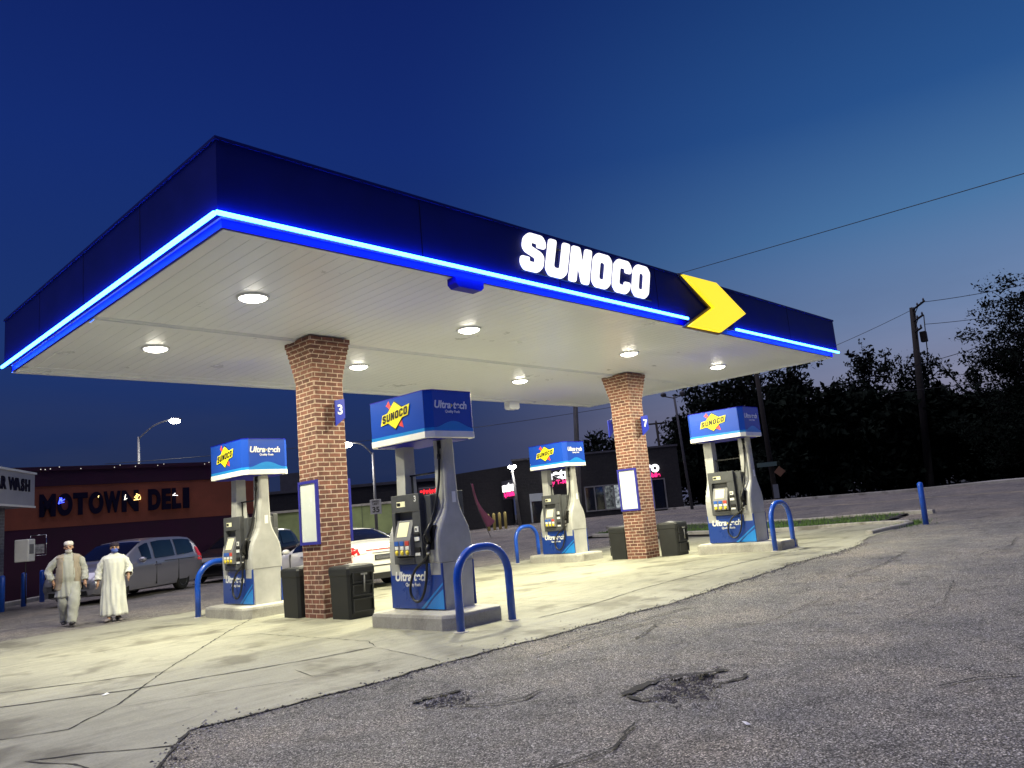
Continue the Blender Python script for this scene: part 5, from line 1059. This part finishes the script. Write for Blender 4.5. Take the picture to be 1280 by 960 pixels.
def fwd(px, depth):   # ground position in front of the lens, used once to lay out the far tree row
    u = (px-640)/963.19*depth; return (.71779+.0)*depth*.986+.69380*u*1.0, .67618*depth*.986-.71466*u
TREES = [  # name label px depth height radius leaves sparse seed leafsize lobes
 ('dense_tree', 'dense dark tree directly behind the rightmost pump header', 892, 58, 8.6, 3.6, 9000, 0, 1, .2, 20),
 ('dense_tree', 'tall dense tree under the right end of the canopy', 950, 62, 10.8, 4.2, 10000, 0, 2, .2, 22),
 ('loose_tree', 'loose leafy tree just below the canopy right corner', 1000, 64, 11.2, 3.6, 3600, 1, 3, .2, 18),
 ('loose_tree', 'feathery round tree between the canopy corner and the utility pole', 1078, 66, 12.3, 3.9, 5200, 1, 4, .2, 24),
 ('loose_tree', 'wispy tree behind the wooden utility pole', 1150, 64, 11.0, 3.6, 2600, 1, 5, .19, 16),
 ('loose_tree', 'thin wispy tree right of the utility pole', 1205, 63, 10.6, 3.2, 2200, 1, 6, .19, 14),
 ('broad_tree', 'big broad tree cut by the right picture edge', 1336, 46, 12.3, 5.0, 42000, 0, 7, .12, 60),
 ('broad_tree', 'lower broad tree in front of the right edge tree', 1272, 50, 8.3, 3.4, 16000, 0, 8, .11, 26)]
for nm, lab, px, dp, h, r, nl, sp, sd_, ls, lo_ in TREES: x, y = fwd(px, dp); tree(nm, lab, x, y, h, r, nl, sp, sd_, ls, lo_, .22)
# low thicket closing the gap below the crowns: individual bushes
bush = None
words = ['behind the rightmost pump', 'left of the street name sign', 'right of the street name sign', 'under the canopy right end', 'below the loose leafy tree', 'left of the feathery tree trunk', 'under the feathery tree', 'left of the wooden utility pole', 'behind the wooden utility pole', 'right of the wooden utility pole', 'under the wispy tree', 'above the blue street bollard', 'left of the broad tree', 'under the broad tree', 'at the right picture edge', 'beyond the right picture edge']
for i, wd_ in enumerate(words):
    px = 868+i*29; dp = 60+(i % 3)*3; x, y = fwd(px, dp)
    if bush is None: bush = tree('thicket_bush', 'dark leafy bush '+wd_, x, y, 6.3, 3.3, 13000, 0, 31, .27, 40, .12, 'dark bushes beyond the street'); bush['category'] = 'bush'
    else:
        c = place_copy(bush, (x, y, gz(x, y)-.2), 'dark leafy bush '+wd_, i*1.7); s = 1+.16*math.sin(i*2.3); c.scale = (s, s, s*(.98+.12*math.cos(i*1.9)))
tl = tree('roof_tree', 'small dark tree top showing above the phone shop roof', 50.5, 38.0, 6.2, 2.6, 4000, 0, 41, .2, 16, .15); tree('roof_tree', 'dark tree between the phone shop and the floodlight pole', 55.5, 33.6, 6.0, 2.6, 4000, 0, 42, .2, 16, .15)
# backing hedge row, too far to count leaves
# ------------------------------------------------------------------ world, soft fill light, camera
w = bpy.data.worlds.new('World'); scene.world = w; w.use_nodes = True; nt = w.node_tree; bg = nt.nodes['Background']
tc = nt.nodes.new('ShaderNodeTexCoord').outputs['Generated']; sx = N(nt, 'ShaderNodeSeparateXYZ'); nt.links.new(tc, sx.inputs[0])
def srgb(r, g, b): return tuple(((c/255)/12.92 if c/255 <= .04045 else ((c/255+.055)/1.055)**2.4) for c in (r, g, b))
z = sx.outputs[2]
darks = ramp(nt, z, (0, srgb(28, 38, 70)), (.10, srgb(34, 48, 86)), (.22, srgb(28, 52, 110)), (.45, srgb(20, 44, 112)), (.75, srgb(11, 24, 88)))
brights = ramp(nt, z, (0, srgb(120, 118, 140)), (.10, srgb(140, 140, 164)), (.19, srgb(114, 136, 174)), (.30, srgb(76, 119, 166)), (.42, srgb(42, 85, 143)), (.62, srgb(20, 52, 110)), (.85, srgb(12, 30, 90)))
dt = N(nt, 'ShaderNodeVectorMath'); dt.operation = 'DOT_PRODUCT'; a = math.radians(-14); dt.inputs[1].default_value = (math.cos(a), math.sin(a), 0)
nv = N(nt, 'ShaderNodeVectorMath'); nv.operation = 'MULTIPLY'; nv.inputs[1].default_value = (1, 1, 0); nt.links.new(tc, nv.inputs[0]); nn = N(nt, 'ShaderNodeVectorMath'); nn.operation = 'NORMALIZE'; nt.links.new(nv.outputs[0], nn.inputs[0]); nt.links.new(nn.outputs[0], dt.inputs[0])
mr = N(nt, 'ShaderNodeMapRange'); mr.interpolation_type = 'SMOOTHSTEP'; mr.inputs['From Min'].default_value = .40; mr.inputs['From Max'].default_value = 1.0; nt.links.new(dt.outputs['Value'], mr.inputs['Value'])
col = mixc(nt, mr.outputs['Result'], darks, brights)
mp = N(nt, 'ShaderNodeMapping'); mp.inputs['Scale'].default_value = (1.6, 1.6, 7); nt.links.new(tc, mp.inputs['Vector'])
cl = ramp(nt, noise(nt, mp.outputs[0], 1.6, 5, .55), (.42, 0.), (.66, 1.)); lowm = ramp(nt, z, (.02, 1.), (.26, 0.))
cf = mathn(nt, 'MULTIPLY', mathn(nt, 'MULTIPLY', cl, lowm), .55); col = mixc(nt, cf, col, srgb(52, 60, 88))
nt.links.new(col, bg.inputs['Color']); bg.inputs['Strength'].default_value = 1.0
sd = bpy.data.lights.new('twilight_fill', 'SUN'); sd.energy = 2.1; sd.angle = math.radians(60); sd.color = (.93, .875, 1)  # soft overhead fill standing in for twilight glow, added to brighten the ground
so = bpy.data.objects.new('twilight_fill', sd); COL.objects.link(so); so.rotation_euler = Vector((.24, -.06, -.9)).to_track_quat('-Z', 'Y').to_euler()
cam = bpy.data.cameras.new('camera'); cam.sensor_fit = 'HORIZONTAL'; cam.sensor_width = 36; cam.lens = 36*963.19/1280; cam.clip_end = 2000; cam.clip_start = .05
co = bpy.data.objects.new('camera', cam); COL.objects.link(co)
Rm = Matrix(((0.6937985217053638, -0.05849966053047493, -0.7177892455291255), (-0.714656217210703, -0.17901506423254349, -0.6761805217395032), (-0.08893875691474576, 0.9821055933531982, -0.16600753303034807)))
co.matrix_world = Matrix.Translation((0, 0, 1.45)) @ Rm.to_4x4(); scene.camera = co
vs_ = scene.view_settings; vs_.view_transform = 'Standard'; vs_.look = 'None'; vs_.gamma = 1; vs_.exposure = 0
try: scene.display_settings.display_device = 'sRGB'
except Exception: pass
scene.cycles.use_denoising = True
scene.cycles.max_bounces = 6; scene.cycles.sample_clamp_indirect = 8
